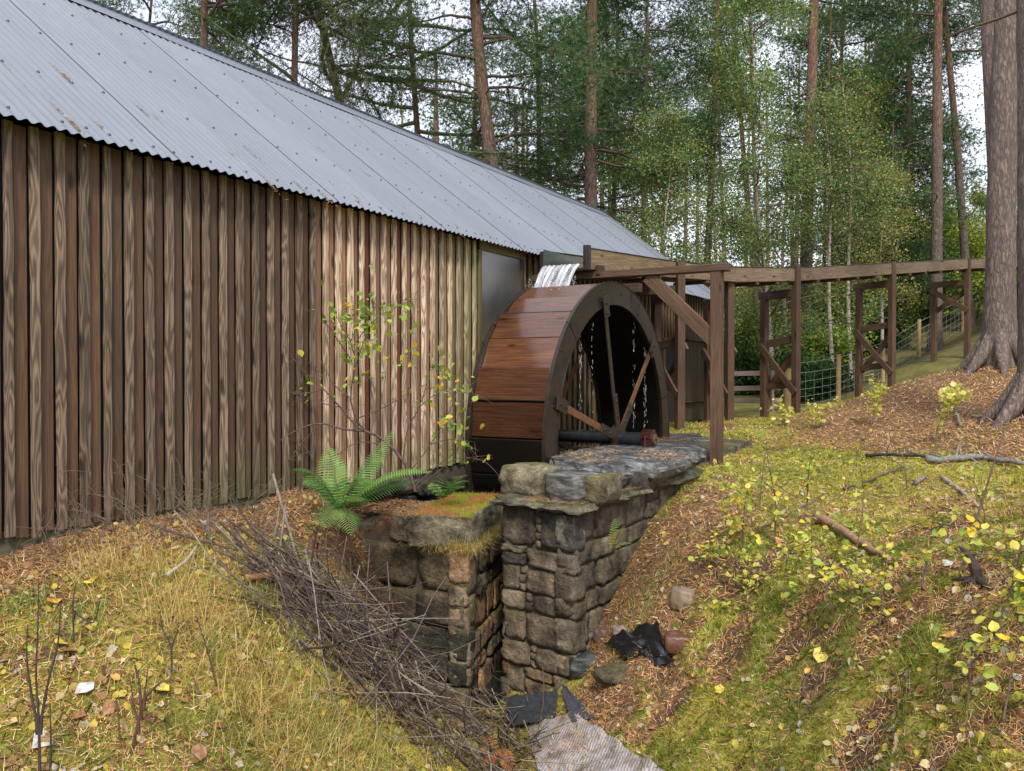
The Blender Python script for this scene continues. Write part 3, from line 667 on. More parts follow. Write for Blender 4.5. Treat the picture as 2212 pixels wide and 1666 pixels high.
# trestles
def trestle(rb, lb, rt, lt, label, style, cap=True, pw=.115):
    """rb, lb foot of right / left post; rt, lt their tops"""
    rb, lb, rt, lt = [np.array(p, float) for p in (rb, lb, rt, lt)]
    T = empty('flume_trestle', (rb + lb) / 2, label, 'trestle', 'wooden trestles carrying the flume'); d = unit((rb - lb) * [1, 1, 0]); nrm_ = np.array([-d[1], d[0], 0])
    if nrm_ @ (C0 - rb) < 0: nrm_ = -nrm_
    c = lambda: (lambda t: (t, t * .97, t * .93))(random.uniform(.7, .95))
    for b, t in ((rb, rt), (lb, lt)): timber('post', b - [0, 0, .3], t, pw, pw, M['beam'], T, c(), up=d)
    zc = min(rt[2], lt[2] + .0)
    timber('cap_beam', [lb[0] - d[0] * .10, lb[1] - d[1] * .10, lt[2] + .07], [rb[0] - d[0] * .06, rb[1] - d[1] * .06, lt[2] + .07], .11, .14, M['beam'], T, c())
    h = lt[2] - lb[2]; at = lambda b, z: np.array([b[0], b[1], z])
    if style == 'rails':
        for f_ in (.63, .27): timber('rail', at(lb, lb[2] + h * f_) + d * pw / 2, at(rb, lb[2] + h * (f_ + .03)) - d * pw / 2, .045, .13, M['beam'], T, c())
        z0, z1 = .62, .22
    elif style == 'top': z0, z1 = .97, .66
    else: z0, z1 = .70, .30
    timber('brace', at(lb, lb[2] + h * z0) + nrm_ * (pw / 2 + .024) - d * .05, at(rb, lb[2] + h * z1) + nrm_ * (pw / 2 + .024) + d * .05, .04, .12, M['beam'], T, c())
    timber('brace', at(lb, lb[2] + h * z1) - nrm_ * (pw / 2 + .024) - d * .05, at(rb, lb[2] + h * z0) - nrm_ * (pw / 2 + .024) + d * .05, .04, .12, M['beam'], T, c())
    return T
def fp(u, v, s): return Ps(u, v, s)
for (ur, vr, sr, vtr, ul, vl, sl, vtl, lab, sty) in (
    (1468, 925, 12.2, 568, 1418, 905, 12.9, 636, 'trestle nearest the wheel, its legs partly behind the wheel rim', 'rails'),
    (1575, 913, 13.5, 577, 1530, 905, 14.1, 648, 'trestle with its left leg behind the big diagonal-braced post', 'rails'),
    (1719, 896, 15.0, 575, 1651, 905, 15.6, 632, 'trestle in front of the new wooden rails and round gatepost', 'rails'),
    (1926, 841, 17.5, 567, 1855, 858, 18.2, 613, 'trestle with rails and crossed braces, second from the big pine', 'rails'),
    (2089, 772, 20.2, 561, 2017, 780, 20.8, 610, 'short trestle braced high up, left of the big pine', 'top'),
    (2215, 700, 23.5, 556, 2168, 705, 24.2, 600, 'trestle half hidden behind the big pine', 'top')):
    rb, lb = fp(ur, vr, sr), fp(ul, vl, sl); rt = rb.copy(); lt = lb.copy(); rt[2] = fp(ur, vtr, sr)[2]; lt[2] = fp(ul, vtl, sl)[2] - .14
    trestle(rb, lb, rt, lt, lab, sty)
# the outlet frame: tall post, long beam to the shed and one diagonal brace
yb = 8.75; fb = Py(1548, 991, yb); fb[2] = float(H(fb[0], yb)) - .02
ztop = 2.675
outf = empty('outlet_frame', fb, 'tall front post with long beam and diagonal brace beside the wheel', 'frame')
timber('post', (fb[0], yb, fb[2] - .3), (fb[0], yb, ztop), .125, .11, M['beam'], outf, (.95, .92, .88), up=(1, 0, 0))
pA, pB = Py(1562, 577, yb), Py(1275, 595, yb)
timber('beam', (WX + .05, yb, ztop + .035), (pA[0] + .06, yb, ztop + .035), .15, .075, M['beam'], outf, (.8, .78, .72))
b0, b1 = Py(1404, 588, yb), Py(1545, 738, yb)
timber('brace', (b0[0] - .02, yb, ztop - .01), (b1[0], yb, b1[2]), .07, .15, M['beam'], outf, (1.05, 1.0, .9))
for yq, dz in ((9.7, .02), (10.9, .10)):
    timber('bearer', (WX + .05, yq, 2.63 + dz), (-3.75, yq, 2.63 + dz), .09, .11, M['beam'], outf, (.5, .45, .42))

# ---------------------------------------------------------------- water
wf = Acc(); nx_, ns_ = 40, 22; W_ = []
for s_ in np.linspace(0, 1, ns_):
    f = np.linspace(0, 1, nx_)[:, None]; A_ = e0 + [.03, -.06, .07]; B_ = e1 + [-.03, -.06, .07]
    p = A_ * (1 - f) + B_ * f; t_ = s_ * .235
    p = p + np.array([.0, -1.05 * t_ - .10 * s_, -4.9 * t_ * t_ - .10 * s_])
    p[:, 1] += .012 * np.sin(f[:, 0] * 60 + 3 * s_) + .018 * (fbm(f[:, 0] * 16, np.full(nx_, s_ * 2.5), 3, 2) - .5)
    p[:, 0] += (f[:, 0] - .5) * (-.05 * s_)
    W_.append(p)
V = np.concatenate(W_); j = np.arange(nx_ - 1)[None] + np.arange(ns_ - 1)[:, None] * nx_
wf.add(V, [np.stack([j, j + 1, j + nx_ + 1, j + nx_], -1).reshape(-1, 4)]); wmin = V[:, 2].min()
fall = link('falling_water', wf.mesh('falling_water', True), M['water']); sock(fall, 'white sheet of water pouring from the flume onto the wheel top', 'waterfall')
dr = Acc(); rg2 = np.random.default_rng(11)
def drip(x, y, z0, z1, n):
    for _ in range(n):
        z = z1 + (z0 - z1) * rg2.uniform(0, 1) ** .7; l = rg2.uniform(.008, .06); q = np.array([x + rg2.normal(0, .008), y + rg2.normal(0, .010), z])
        dr.add(*tube([q, q - [0, 0, l * .5], q - [0, 0, l]], [.0006, .0024, .0006], 5))
for (y_, n_) in ((9.14, 45), (9.5, 80), (7.72, 40), (8.0, 15)):
    zt2 = WC[2] + math.sqrt(max(0.01, RI ** 2 - (y_ - WC[1]) ** 2)); drip(XF - .06, y_, zt2, .95, n_)
for _ in range(260):
    x = rg2.uniform(-4.42, -3.9); y = rg2.normal(8.15, .09); z = WC[2] + math.sqrt(RO ** 2 - (y - WC[1]) ** 2) + rg2.exponential(.03) + .01
    q = np.array([x, y, z]); d_ = rg2.normal(0, .01, 3); dr.add(*tube([q, q + d_ * .5, q + d_], [.001, .0035, .001], 4))
d_ = link('water_drops', dr.mesh('water_drops', True), M['water'], kind='stuff')
a = Acc(); V = np.array([(x, y, -.99) for x, y in PIT]); a.add(np.concatenate([V, [[-4.2, 8.5, -.99]]]), [np.array([(i, (i + 1) % 7, 7) for i in range(7)])])
link('pit_water', a.mesh('pit_water'), M['pool'], kind='structure')
# ---------------------------------------------------------------- masonry
def stone_mesh(sx, sy, sz, seed, n=6, rough=.020, rnd=.13):
    t = np.linspace(-1, 1, n + 1); V = []; Q = []; idx = {}
    def vid(p):
        k_ = tuple(np.round(p, 4))
        if k_ not in idx: idx[k_] = len(V); V.append(p)
        return idx[k_]
    for ax in range(3):
        for s in (-1, 1):
            g = [[None] * (n + 1) for _ in range(n + 1)]
            for i in range(n + 1):
                for j in range(n + 1):
                    p = [0, 0, 0]; p[ax] = s; p[(ax + 1) % 3] = t[i]; p[(ax + 2) % 3] = t[j]; g[i][j] = vid(np.array(p, float))
            for i in range(n):
                for j in range(n):
                    q = (g[i][j], g[i + 1][j], g[i + 1][j + 1], g[i][j + 1]); Q.append(q if s > 0 else q[::-1])
    V = np.array(V); r = np.random.default_rng(seed)
    nn = V / np.linalg.norm(V, axis=1)[:, None]
    V = V * (1 - rnd * .5 * (np.abs(V).min(1, keepdims=True) + np.sort(np.abs(V), 1)[:, 1:2]) / 2)      # rounded arrises
    sk = r.uniform(-.10, .10, 4)
    V[:, 0] += sk[0] * V[:, 2] + sk[1] * V[:, 1]; V[:, 2] += sk[2] * V[:, 0] * .5
    o = r.uniform(0, 50)
    dsp = fbm(V[:, 0] * 2.0 + V[:, 2] * 1.1 + o, V[:, 1] * 2.0 - V[:, 2] * 1.6 + o, 3, seed % 97) - .5
    S = np.array([sx, sy, sz]) / 2
    V = V * S + nn * (dsp * 2 * rough)[:, None]
    me = mesh_np('stone', V, [np.array(Q)], True); return me
def stoneM(c, X, Z=(0, 0, 1)):
    X = Vector(X).normalized(); Z = Vector(Z); Y = Z.cross(X).normalized(); m = Matrix((X, Y, Z)).transposed().to_4x4(); m.translation = Vector(c); return m
sr = random.Random(12); _sk = [1000]
def stone_col(zf):
    """zf 0 bottom .. 1 top: reddish sandstone low down, black weathered blocks near the top"""
    p = sr.random()
    if zf > .75: c = (.075, .066, .056) if p < .5 else (.18, .14, .095)
    elif zf > .45: c = (.25, .19, .13) if p < .7 else (.17, .13, .09)
    else: c = (.31, .20, .12) if p < .45 else (.25, .185, .125) if p < .85 else (.32, .14, .07)
    t = sr.uniform(.8, 1.25); return tuple(x * t for x in c)
def face(root, P0, P1, z0, z1, courses, depth=.16, wmin=.2, wmax=.36, ctop=1.0, cold=None, batter=0):
    P0 = np.array([*P0, 0.0]); P1 = np.array([*P1, 0.0]); d = P1 - P0; L_ = np.linalg.norm(d); d /= L_; nrm_ = np.array([d[1], -d[0], 0])
    z = z0; ci = 0
    while z < z1 - .05:
        h = min(courses[ci % len(courses)] * sr.uniform(.92, 1.08), z1 - z); ci += 1
        if z1 - z - h < .07: h = z1 - z
        x = 0
        while x < L_ - .02:
            w = sr.uniform(wmin, wmax)
            if L_ - x - w < .13: w = L_ - x
            pin = sr.random() < .35 and w < L_ - x - .1
            zf = (z + h / 2 - z0) / (z1 - z0); _sk[0] += 1
            out = sr.uniform(-.018, .022) + batter * (1 - zf)
            c = P0 + d * (x + w / 2) + nrm_ * (out - depth / 2) + [0, 0, z + h / 2]
            if h > .15 and w < .34 and sr.random() < .28:
                hs = h * sr.uniform(.35, .65)
                for dz, hh in ((-h / 2 + hs / 2, hs), (hs / 2, h - hs)):
                    _sk[0] += 1; link('stone', stone_mesh(w - .016, depth, hh - .012, _sk[0]), M['stone'], root, stoneM(c + nrm_ * sr.uniform(-.01, .012) + [0, 0, dz], d), cold(zf) if cold else stone_col(zf))
            else: link('stone', stone_mesh(w - .016, depth, h * sr.uniform(.93, 1.0) - .012, _sk[0]), M['stone'], root, stoneM(c, d), cold(zf) if cold else stone_col(zf))
            x += w
            if pin:
                k_ = max(2, int(h / .055)); pw_ = .06
                for q in range(k_):
                    c = P0 + d * (x + pw_ / 2) + nrm_ * (-.01 - depth / 2) + [0, 0, z + h * (q + .5) / k_]; _sk[0] += 1
                    link('pinning_stone', stone_mesh(pw_ - .008, depth, h / k_ - .008, _sk[0], 3, .012), M['stone'], root, stoneM(c, d), stone_col(zf))
                x += pw_
        z += h
def prism(poly, z0, z1):
    n_ = len(poly); V = np.array([(x, y, z) for z in (z0, z1) for x, y in poly]); j = np.arange(n_); k_ = (j + 1) % n_
    return V, [np.stack([j, k_, k_ + n_, j + n_], -1), np.array([(0, i + 1, i) for i in range(1, n_ - 1)]), np.array([(n_, n_ + i, n_ + i + 1) for i in range(1, n_ - 1)])]
# right-hand pit wall
ZR = .60
rw = empty('pit_wall', (*((RW0 + RW1) / 2), -.8), 'rough stone wall under the slate slabs, at the open end of the wheel pit', 'stone wall')
RW0f, RW1f = np.array([-3.36, 11.0]), np.array([-2.66, 10.8])
a = Acc(); a.add(*prism([RW0 + [.03, .05], RW1 + [-.04, .05], RW1f + [-.05, 0], RW0f + [.05, 0]], -1.1, ZR - .02)); link('mortar_core', a.mesh('mortar_core'), M['mortar'], rw)
face(rw, RW0, RW1, -1.05, ZR - .02, [.16, .23, .18, .25, .15, .21], wmin=.18, wmax=.46)
face(rw, RW1, RW1 + (RW1f - RW1) * .62, -1.05, ZR - .02, [.16, .23, .18, .25, .15, .21], wmin=.22, wmax=.55, cold=lambda z: tuple(x * (.85 if z > .5 else 1) for x in ((.19, .15, .10) if sr.random() < .6 else (.27, .205, .14))))
face(rw, RW0f - [0, 4.0], RW0, -1.05, ZR - .02, [.25, .22], wmin=.4, wmax=.7)
# ledge and the upper blocks of the wall head
gcol = (.19, .17, .12)
def slab(poly, z0, z1, name, root, mat, color, seed, jag=.03, sub=10):
    """irregular flat slab: jagged outline, broken edge that steps in below"""
    P = []; r = np.random.default_rng(seed); n_ = len(poly)
    for i in range(n_):
        A_, B_ = np.array(poly[i]), np.array(poly[(i + 1) % n_])
        for t in np.linspace(0, 1, sub, endpoint=False): P.append(A_ * (1 - t) + B_ * t + r.normal(0, jag * .5, 2))
    P = np.array(P); m = len(P); cen = P.mean(0); L = []
    for (zf, inn) in ((1.0, .012), (.97, 0), (.85, -.015), (.62, -.05), (.42, -.04), (.15, .06), (0, .14)):
        q = P + (cen - P) / np.linalg.norm(cen - P, axis=1)[:, None] * (inn + r.uniform(-.016, .016, m))[:, None]
        zz = z0 + (z1 - z0) * zf + r.normal(0, .006, m) + (.012 * np.sin(P[:, 0] * 5) if zf > .9 else 0)
        L.append(np.c_[q, zz])
    inner = [np.c_[cen + (P - cen) * f_, np.full(m, z1 + .004) + .008 * (fbm(P[:, 0] * 4 * f_, P[:, 1] * 4 * f_, 2, seed) - .5)] for f_ in (.75, .4, .02)]
    rings = inner[::-1] + L; V = np.concatenate(rings); j = np.arange(m); k_ = (j + 1) % m
    Q = np.concatenate([np.stack([i * m + j, i * m + k_, (i + 1) * m + k_, (i + 1) * m + j], -1) for i in range(len(rings) - 1)])
    V[3 * m:, :2] += .02 * (np.stack([fbm(V[3 * m:, 0] * 14, V[3 * m:, 2] * 25, 3, seed), fbm(V[3 * m:, 1] * 14, V[3 * m:, 2] * 25, 3, seed + 2)], -1) - .5)
    V = np.concatenate([V, [[*cen, z0]]]); T_ = np.stack([(len(rings) - 1) * m + j, (len(rings) - 1) * m + k_, np.full(m, len(V) - 1)], -1)
    o = link(name, mesh_np(name, V, [Q, T_], False), mat, root, None, color)
    o.data.update(); bmm = bmesh.new(); bmm.from_mesh(o.data); bmesh.ops.recalc_face_normals(bmm, faces=bmm.faces); bmm.to_mesh(o.data); bmm.free()
    return o
slab([RW0 + [-.02, -.03], RW1 + [.05, -.04], RW1 + [.07, 1.3], RW0 + [-.02, 1.3]], ZR - .04, ZR + .035, 'ledge_stone', rw, M['stone'], (.24, .21, .15), 5, .02)
slab([RW0 + [.3, 1.25], RW1 + [.06, 1.25], RW1 + [.14, 2.9], RW0 + [.1, 2.9]], ZR - .04, ZR + .06, 'ledge_stone', rw, M['stone'], (.14, .12, .09), 6, .03)
zt0 = .86
bc = Pz(1132, 1010, zt0)
link('block', stone_mesh(.42, .40, .25, 77, 8, .03, .3), M['stone'], rw, stoneM((bc[0] - .02, bc[1] + .17, ZR + .15), (1, -.1, 0)), (.27, .23, .15))
b2 = Pz(1225, 1020, zt0); link('block', stone_mesh(.34, .36, .24, 78, 8, .03, .2), M['slate'], rw, stoneM((b2[0], b2[1] + .14, ZR + .13), (1, -.25, 0)), (1.2, 1.2, 1.1))
b3 = Pz(1285, 1022, zt0); link('block', stone_mesh(.22, .30, .22, 79, 6, .03, .2), M['stone'], rw, stoneM((b3[0], b3[1] + .12, ZR + .13), (1, -.1, 0)), (.20, .16, .09))
for j, y_ in enumerate(np.arange(7.0, 11, .45)):      # packing course under the slabs
    link('block', stone_mesh(.44, .55, .2, 90 + j, 5, .03, .2), M['stone'], rw, stoneM((-2.92 + sr.uniform(-.05, .05), y_, ZR + .09), (0, 1, 0)), (.12, .105, .08))
    link('block', stone_mesh(.44, .4, .2, 190 + j, 5, .03, .2), M['stone'], rw, stoneM((-3.25, y_, ZR + .09), (0, 1, 0)), (.10, .09, .07))
def pz2(u, v, z): return Pz(u, v, z)[:2]
slab([pz2(1188, 1004, .80), pz2(1250, 1012, .82), pz2(1345, 1012, .82), pz2(1440, 1003, .82), pz2(1478, 985, .84), pz2(1455, 968, .84), pz2(1380, 958, .84), pz2(1262, 978, .82)], .63, .855, 'slate_slab', rw, M['slate'], (1.25, 1.25, 1.25), 21, .035)
slab([pz2(1340, 972, .86), pz2(1480, 984, .80), pz2(1517, 978, .80), pz2(1500, 952, .84), pz2(1400, 946, .84), pz2(1350, 958, .84)], .64, .835, 'slate_slab', rw, M['slate'], (1.1, 1.1, 1.1), 22, .035)
slab([pz2(1400, 949, .82), pz2(1470, 953, .80), pz2(1527, 949, .80), pz2(1512, 938, .80), pz2(1420, 934, .80)], .72, .80, 'slate_slab', rw, M['slate'], (.8, .8, .8), 23, .03)
slab([pz2(1287, 1040, .70), pz2(1340, 1041, .70), pz2(1350, 1034, .70), pz2(1300, 1030, .70)], .64, .70, 'slate_slab', rw, M['slate'], (.9, .85, .8), 24, .02)
# left pier
ZL = .50
lw = empty('pier', (*PFRONT, -.8), 'mossy stone pier with tufts of dead grass, beside the fern', 'stone pier')
a = Acc(); a.add(*prism([PFRONT + [-.06, .06], PFAR + [-.06, 0], PLFAR, PLEFT + [0, .06]], -1.5, ZL - .12)); link('mortar_core', a.mesh('mortar_core'), M['mortar'], lw)
def lcol(z): 
    t = sr.uniform(.8, 1.2); return tuple(x * t for x in ((.19, .14, .085) if z > .7 else (.06, .055, .036) if z > .35 else (.27, .19, .11)))
face(lw, PLEFT, PFRONT, -1.45, ZL - .22, [.30, .34, .44, .26], wmin=.5, wmax=.8, cold=lcol)
face(lw, PFRONT, PFAR, -1.45, ZL - .22, [.26, .17, .24, .15, .21], wmin=.2, wmax=.5, cold=lambda z: (lambda t: tuple(x * t for x in ((.38, .22, .11) if sr.random() < .45 else (.31, .225, .14))))(sr.uniform(.8, 1.2)))
dS = unit(np.array([*(PFAR - PFRONT), 0])); nS = np.array([dS[1], -dS[0], 0])
mid_ = (PFRONT + PFAR) / 2
c = np.array([*(PFRONT + dS[:2] * .58), ZL - .105]) - nS * .22
link('cap_stone', stone_mesh(1.22, .52, .25, 301, 14, .03, .08), M['stone'], lw, stoneM(c, dS), (.27, .23, .15))
c = np.array([*(PFRONT + [-.55, .16]), ZL - .12]); link('cap_stone', stone_mesh(.36, .40, .20, 302, 8, .03, .2), M['stone'], lw, stoneM(c, (1, .05, 0)), (.28, .25, .18))
link('cap_stone', stone_mesh(.45, .9, .18, 303, 8, .03, .2), M['stone'], lw, stoneM((-4.35, 6.15, ZL - .14), (1, .05, 0)), (.17, .14, .1))
q0 = Pz(630, 1068, .60); link('cap_stone', stone_mesh(.62, .42, .20, 304, 9, .045, .3), M['slate'], lw, stoneM((q0[0] + .02, q0[1] - .02, .47), (.75, .62, 0)), (.9, .95, .9))
link('block', stone_mesh(.6, .4, .25, 305, 7, .05, .3), M['stone'], lw, stoneM((q0[0] + .12, q0[1] - .08, .27), (.75, .6, 0)), (.11, .10, .07))
# foundation boulders under the cladding, behind the fern
fd = empty('shed_footing', (WX, 7.0, -.9), 'dark wet rubble footing under the shed beside the wheel pit', 'stone wall')
a = Acc(); boxacc(a, WX - .28, WX - .02, 5.3, 10.9, -1.0, .69); link('mortar_core', a.mesh('mortar_core'), M['mortar'], fd)
face(fd, (WX + .03, 5.6), (WX + .03, 10.8), -.95, .60, [.30, .26, .32], depth=.2, wmin=.35, wmax=.7, cold=lambda z: (.055, .052, .045))
for (u, v, w_, mt, c_) in ((815, 1043, .34, 'slate', (.8, .9, 1.1)), (868, 1040, .20, 'stone', (.2, .18, .15)), (930, 1045, .30, 'stone', (.1, .09, .07)), (985, 1035, .34, 'stone', (.07, .065, .05)), (755, 1060, .26, 'stone', (.13, .12, .1))):
    p = Px(u, v + 8, -4.62); _sk[0] += 1; link('boulder', stone_mesh(w_, .2, .13, _sk[0], 6, .04, .4), M[mt], fd, stoneM(p, (0.1, 1, 0)), tuple(x * .5 for x in c_))
face(fd, (-4.75, 10.62), (-3.3, 10.62), -.95, .62, [.3, .26], depth=.2, wmin=.3, wmax=.5, cold=lambda z: (.05, .05, .04))

# ---------------------------------------------------------------- stones, cloths and boards lying on the bank
def rock(u, v, w_, h_, label, c_, seed, mat='pebble', rnd=.42, rot=0):
    p = G(u, v); o = link('rock', stone_mesh(w_, w_ * .8, h_, seed, 7, .02, rnd), M[mat], None, stoneM(p + [0, 0, h_ * .10], (math.cos(rot), math.sin(rot), 0)), c_)
    sock(o, label, 'rock')
rock(1476, 1300, .18, .17, 'rounded grey-brown cobble high on the mossy bank', (1.0, .95, .8), 401)
rock(1468, 1395, .21, .15, 'smooth wet reddish-brown cobble above the black plastic', (.55, .28, .2), 402, rot=.4)
rock(1340, 1378, .12, .15, 'pale egg-shaped cobble beside the foot of the pit wall', (1.0, .95, .95), 403)
rock(1300, 1378, .12, .13, 'small dark cobble close against the pit wall', (.5, .4, .36), 404)
rock(1262, 1440, .24, .16, 'dark grey angular block against the corner of the pit wall', (.5, .55, .5), 405, 'slate', .2, .5)
# mossy curved log-like stones under the plastic
p = G(1330, 1470); o = link('rock', stone_mesh(.34, .14, .12, 406, 8, .03, .5), M['stone'], None, stoneM(p + [0, 0, .05], (.6, .8, 0), (0, 0, 1)), (.18, .15, .09)); sock(o, 'long mossy stone sticking out below the black plastic', 'rock')
def sheet(name, pts, label, cat, mat, amp, seed, n=26, thick=.003, lift=.02, fold=9):
    """four terrain corners (u, v, lift) -> draped crumpled sheet"""
    P = [np.array(p[:3]) for p in pts]; V = []; tt = np.linspace(0, 1, n)
    for a_ in tt:
        for b_ in tt:
            V.append((P[0] * (1 - a_) + P[1] * a_) * (1 - b_) + (P[3] * (1 - a_) + P[2] * a_) * b_)
    V = np.array(V); g = H(V[:, 0], V[:, 1]); A2, B2 = np.meshgrid(tt, tt, indexing='ij'); A2 = A2.ravel(); B2 = B2.ravel()
    w = amp * (np.abs(fbm(A2 * fold, B2 * fold * .7, 3, seed) - .5) * 2)
    V[:, 2] = np.maximum(V[:, 2], g + lift) + w; V[:, 0] += .5 * amp * (fbm(A2 * 7, B2 * 5, 2, seed + 3) - .5); V[:, 1] += .5 * amp * (fbm(A2 * 6, B2 * 7, 2, seed + 5) - .5)
    V2 = V - [0, 0, thick]; m = n * n
    i = np.arange(n - 1)[:, None] * n + np.arange(n - 1)[None]; q = np.stack([i, i + n, i + n + 1, i + 1], -1).reshape(-1, 4)
    o = link(name, mesh_np(name, np.concatenate([V, V2]), [q, q[:, ::-1] + m], True), M[mat]); sock(o, label, cat); return o
g3 = lambda u, v, l=0: G(u, v) + [0, 0, l]
sheet('plastic_sheet', [g3(1310, 1408, .06), g3(1422, 1388, .14), g3(1452, 1450, .03), g3(1350, 1440, .03)], 'crumpled scrap of black plastic sheeting lying on the bank', 'plastic sheet', 'plastic', .10, 3, fold=2.6)
sheet('geotextile', [g3(1140, 1575, .01), g3(1262, 1560, .01), g3(1440, 1690, .0), g3(1170, 1720, .0)], 'pale weathered woven cloth lining the channel bottom', 'cloth', 'cloth', .022, 8)
sheet('geotextile', [g3(1262, 1572, .03), g3(1330, 1610, .02), g3(1480, 1700, .0), g3(1260, 1720, .01)], 'ribbed pale cloth strip lapped over the channel lining', 'cloth', 'cloth', .02, 18)
sheet('mesh_cloth', [g3(1213, 1508, .10), g3(1222, 1512, .09), g3(1285, 1562, .03), g3(1232, 1572, .03)], 'folded triangle of grey mesh cloth at the corner of the wall foot', 'cloth', 'net', .02, 28)
sheet('mesh_cloth', [g3(1092, 1522, .05), g3(1205, 1512, .07), g3(1200, 1560, .02), g3(1095, 1575, .01)], 'dark mesh cloth with a frayed edge at the pit mouth', 'cloth', 'net', .03, 29)
# ---------------------------------------------------------------- trees
TR = np.random.default_rng(77)
def rotv(v, ax, a): v = np.asarray(v, float); return v * math.cos(a) + np.cross(ax, v) * math.sin(a) + ax * (ax @ v) * (1 - math.cos(a))
def wob(p0, d, L, n, droop, wig, r):
    """wandering branch path"""
    P = [np.array(p0, float)]; d = unit(d); st = L / n
    for i in range(n):
        d = unit(d + r.normal(0, wig, 3) + [0, 0, droop]); P.append(P[-1] + d * st)
    return np.array(P)
def blades(A, C, D, n, l0, l1, w, pal, spread=1.0, r=TR):
    """n thin needles round each tuft centre C, leaning along D"""
    m = len(C) * n; c = np.repeat(C, n, 0); d = np.repeat(D, n, 0) * .6 + r.normal(0, spread, (m, 3)); d /= np.linalg.norm(d, axis=1)[:, None]
    s = np.cross(d, r.normal(0, 1, (m, 3))); s /= np.linalg.norm(s, axis=1)[:, None] + 1e-9
    l = r.uniform(l0, l1, m)[:, None]; V = np.stack([c - s * w, c + s * w, c + d * l], 1).reshape(-1, 3)
    col = np.array(pal)[r.integers(0, len(pal), len(C))] * r.uniform(.7, 1.3, (len(C), 1)); col = np.repeat(np.repeat(col, n, 0), 3, 0)
    A.add(V, np.arange(3 * m).reshape(-1, 3), col)
def leaves(A, C, size, pal, r=TR, flat=.6, w=None):
    """small kite-shaped leaves (2 triangles)"""
    m = len(C); d = r.normal(0, 1, (m, 3)) * [1, 1, .6] - [0, 0, .35]; d /= np.linalg.norm(d, axis=1)[:, None]
    s = np.cross(d, r.normal(0, 1, (m, 3)) * [flat, flat, 1]); s /= np.linalg.norm(s, axis=1)[:, None] + 1e-9
    l = size * r.uniform(.7, 1.3, m)[:, None]; b = C - d * l * .5
    V = np.stack([b, C + s * l * .42, C + d * l * .5, C - s * l * .42], 1).reshape(-1, 3)
    k = r.choice(len(pal), m, p=w); col = np.array(pal)[k] * r.uniform(.75, 1.3, (m, 1))
    A.add(V, np.arange(4 * m).reshape(-1, 4), np.repeat(col, 4, 0))
PINE = [(.042, .085, .042), (.07, .13, .058), (.105, .175, .07), (.15, .21, .075)]
def trunkline(u0, v0, u1, s, z_top, bend=0.0, r=TR):
    a = Ps(u0, v0, s); b = Ps(u1, 0, s); dz = b[2] - a[2]; sl = (b - a) / dz
    base = a - sl * (a[2] - EYE); g = float(H(base[0], base[1])); base = a + sl * (g - a[2])
    n = 16; t = np.linspace(0, 1, n); zz = g - .2 + t * (z_top - g + .2)
    P = a[None] + sl[None] * (zz - a[2])[:, None]
    w = bend * np.sin(t * 7 + u0) * t; P[:, 0] += w; P[:, 1] += .5 * w
    return P, g
def flare(P, r0, r1, base_h=.5, k=.5):
    h = P[:, 2] - P[0, 2]; return (r0 + (r1 - r0) * h / h[-1]) * (1 + k * np.exp(-h / base_h * 1.6))
LIMBC = (.09, .055, .042)
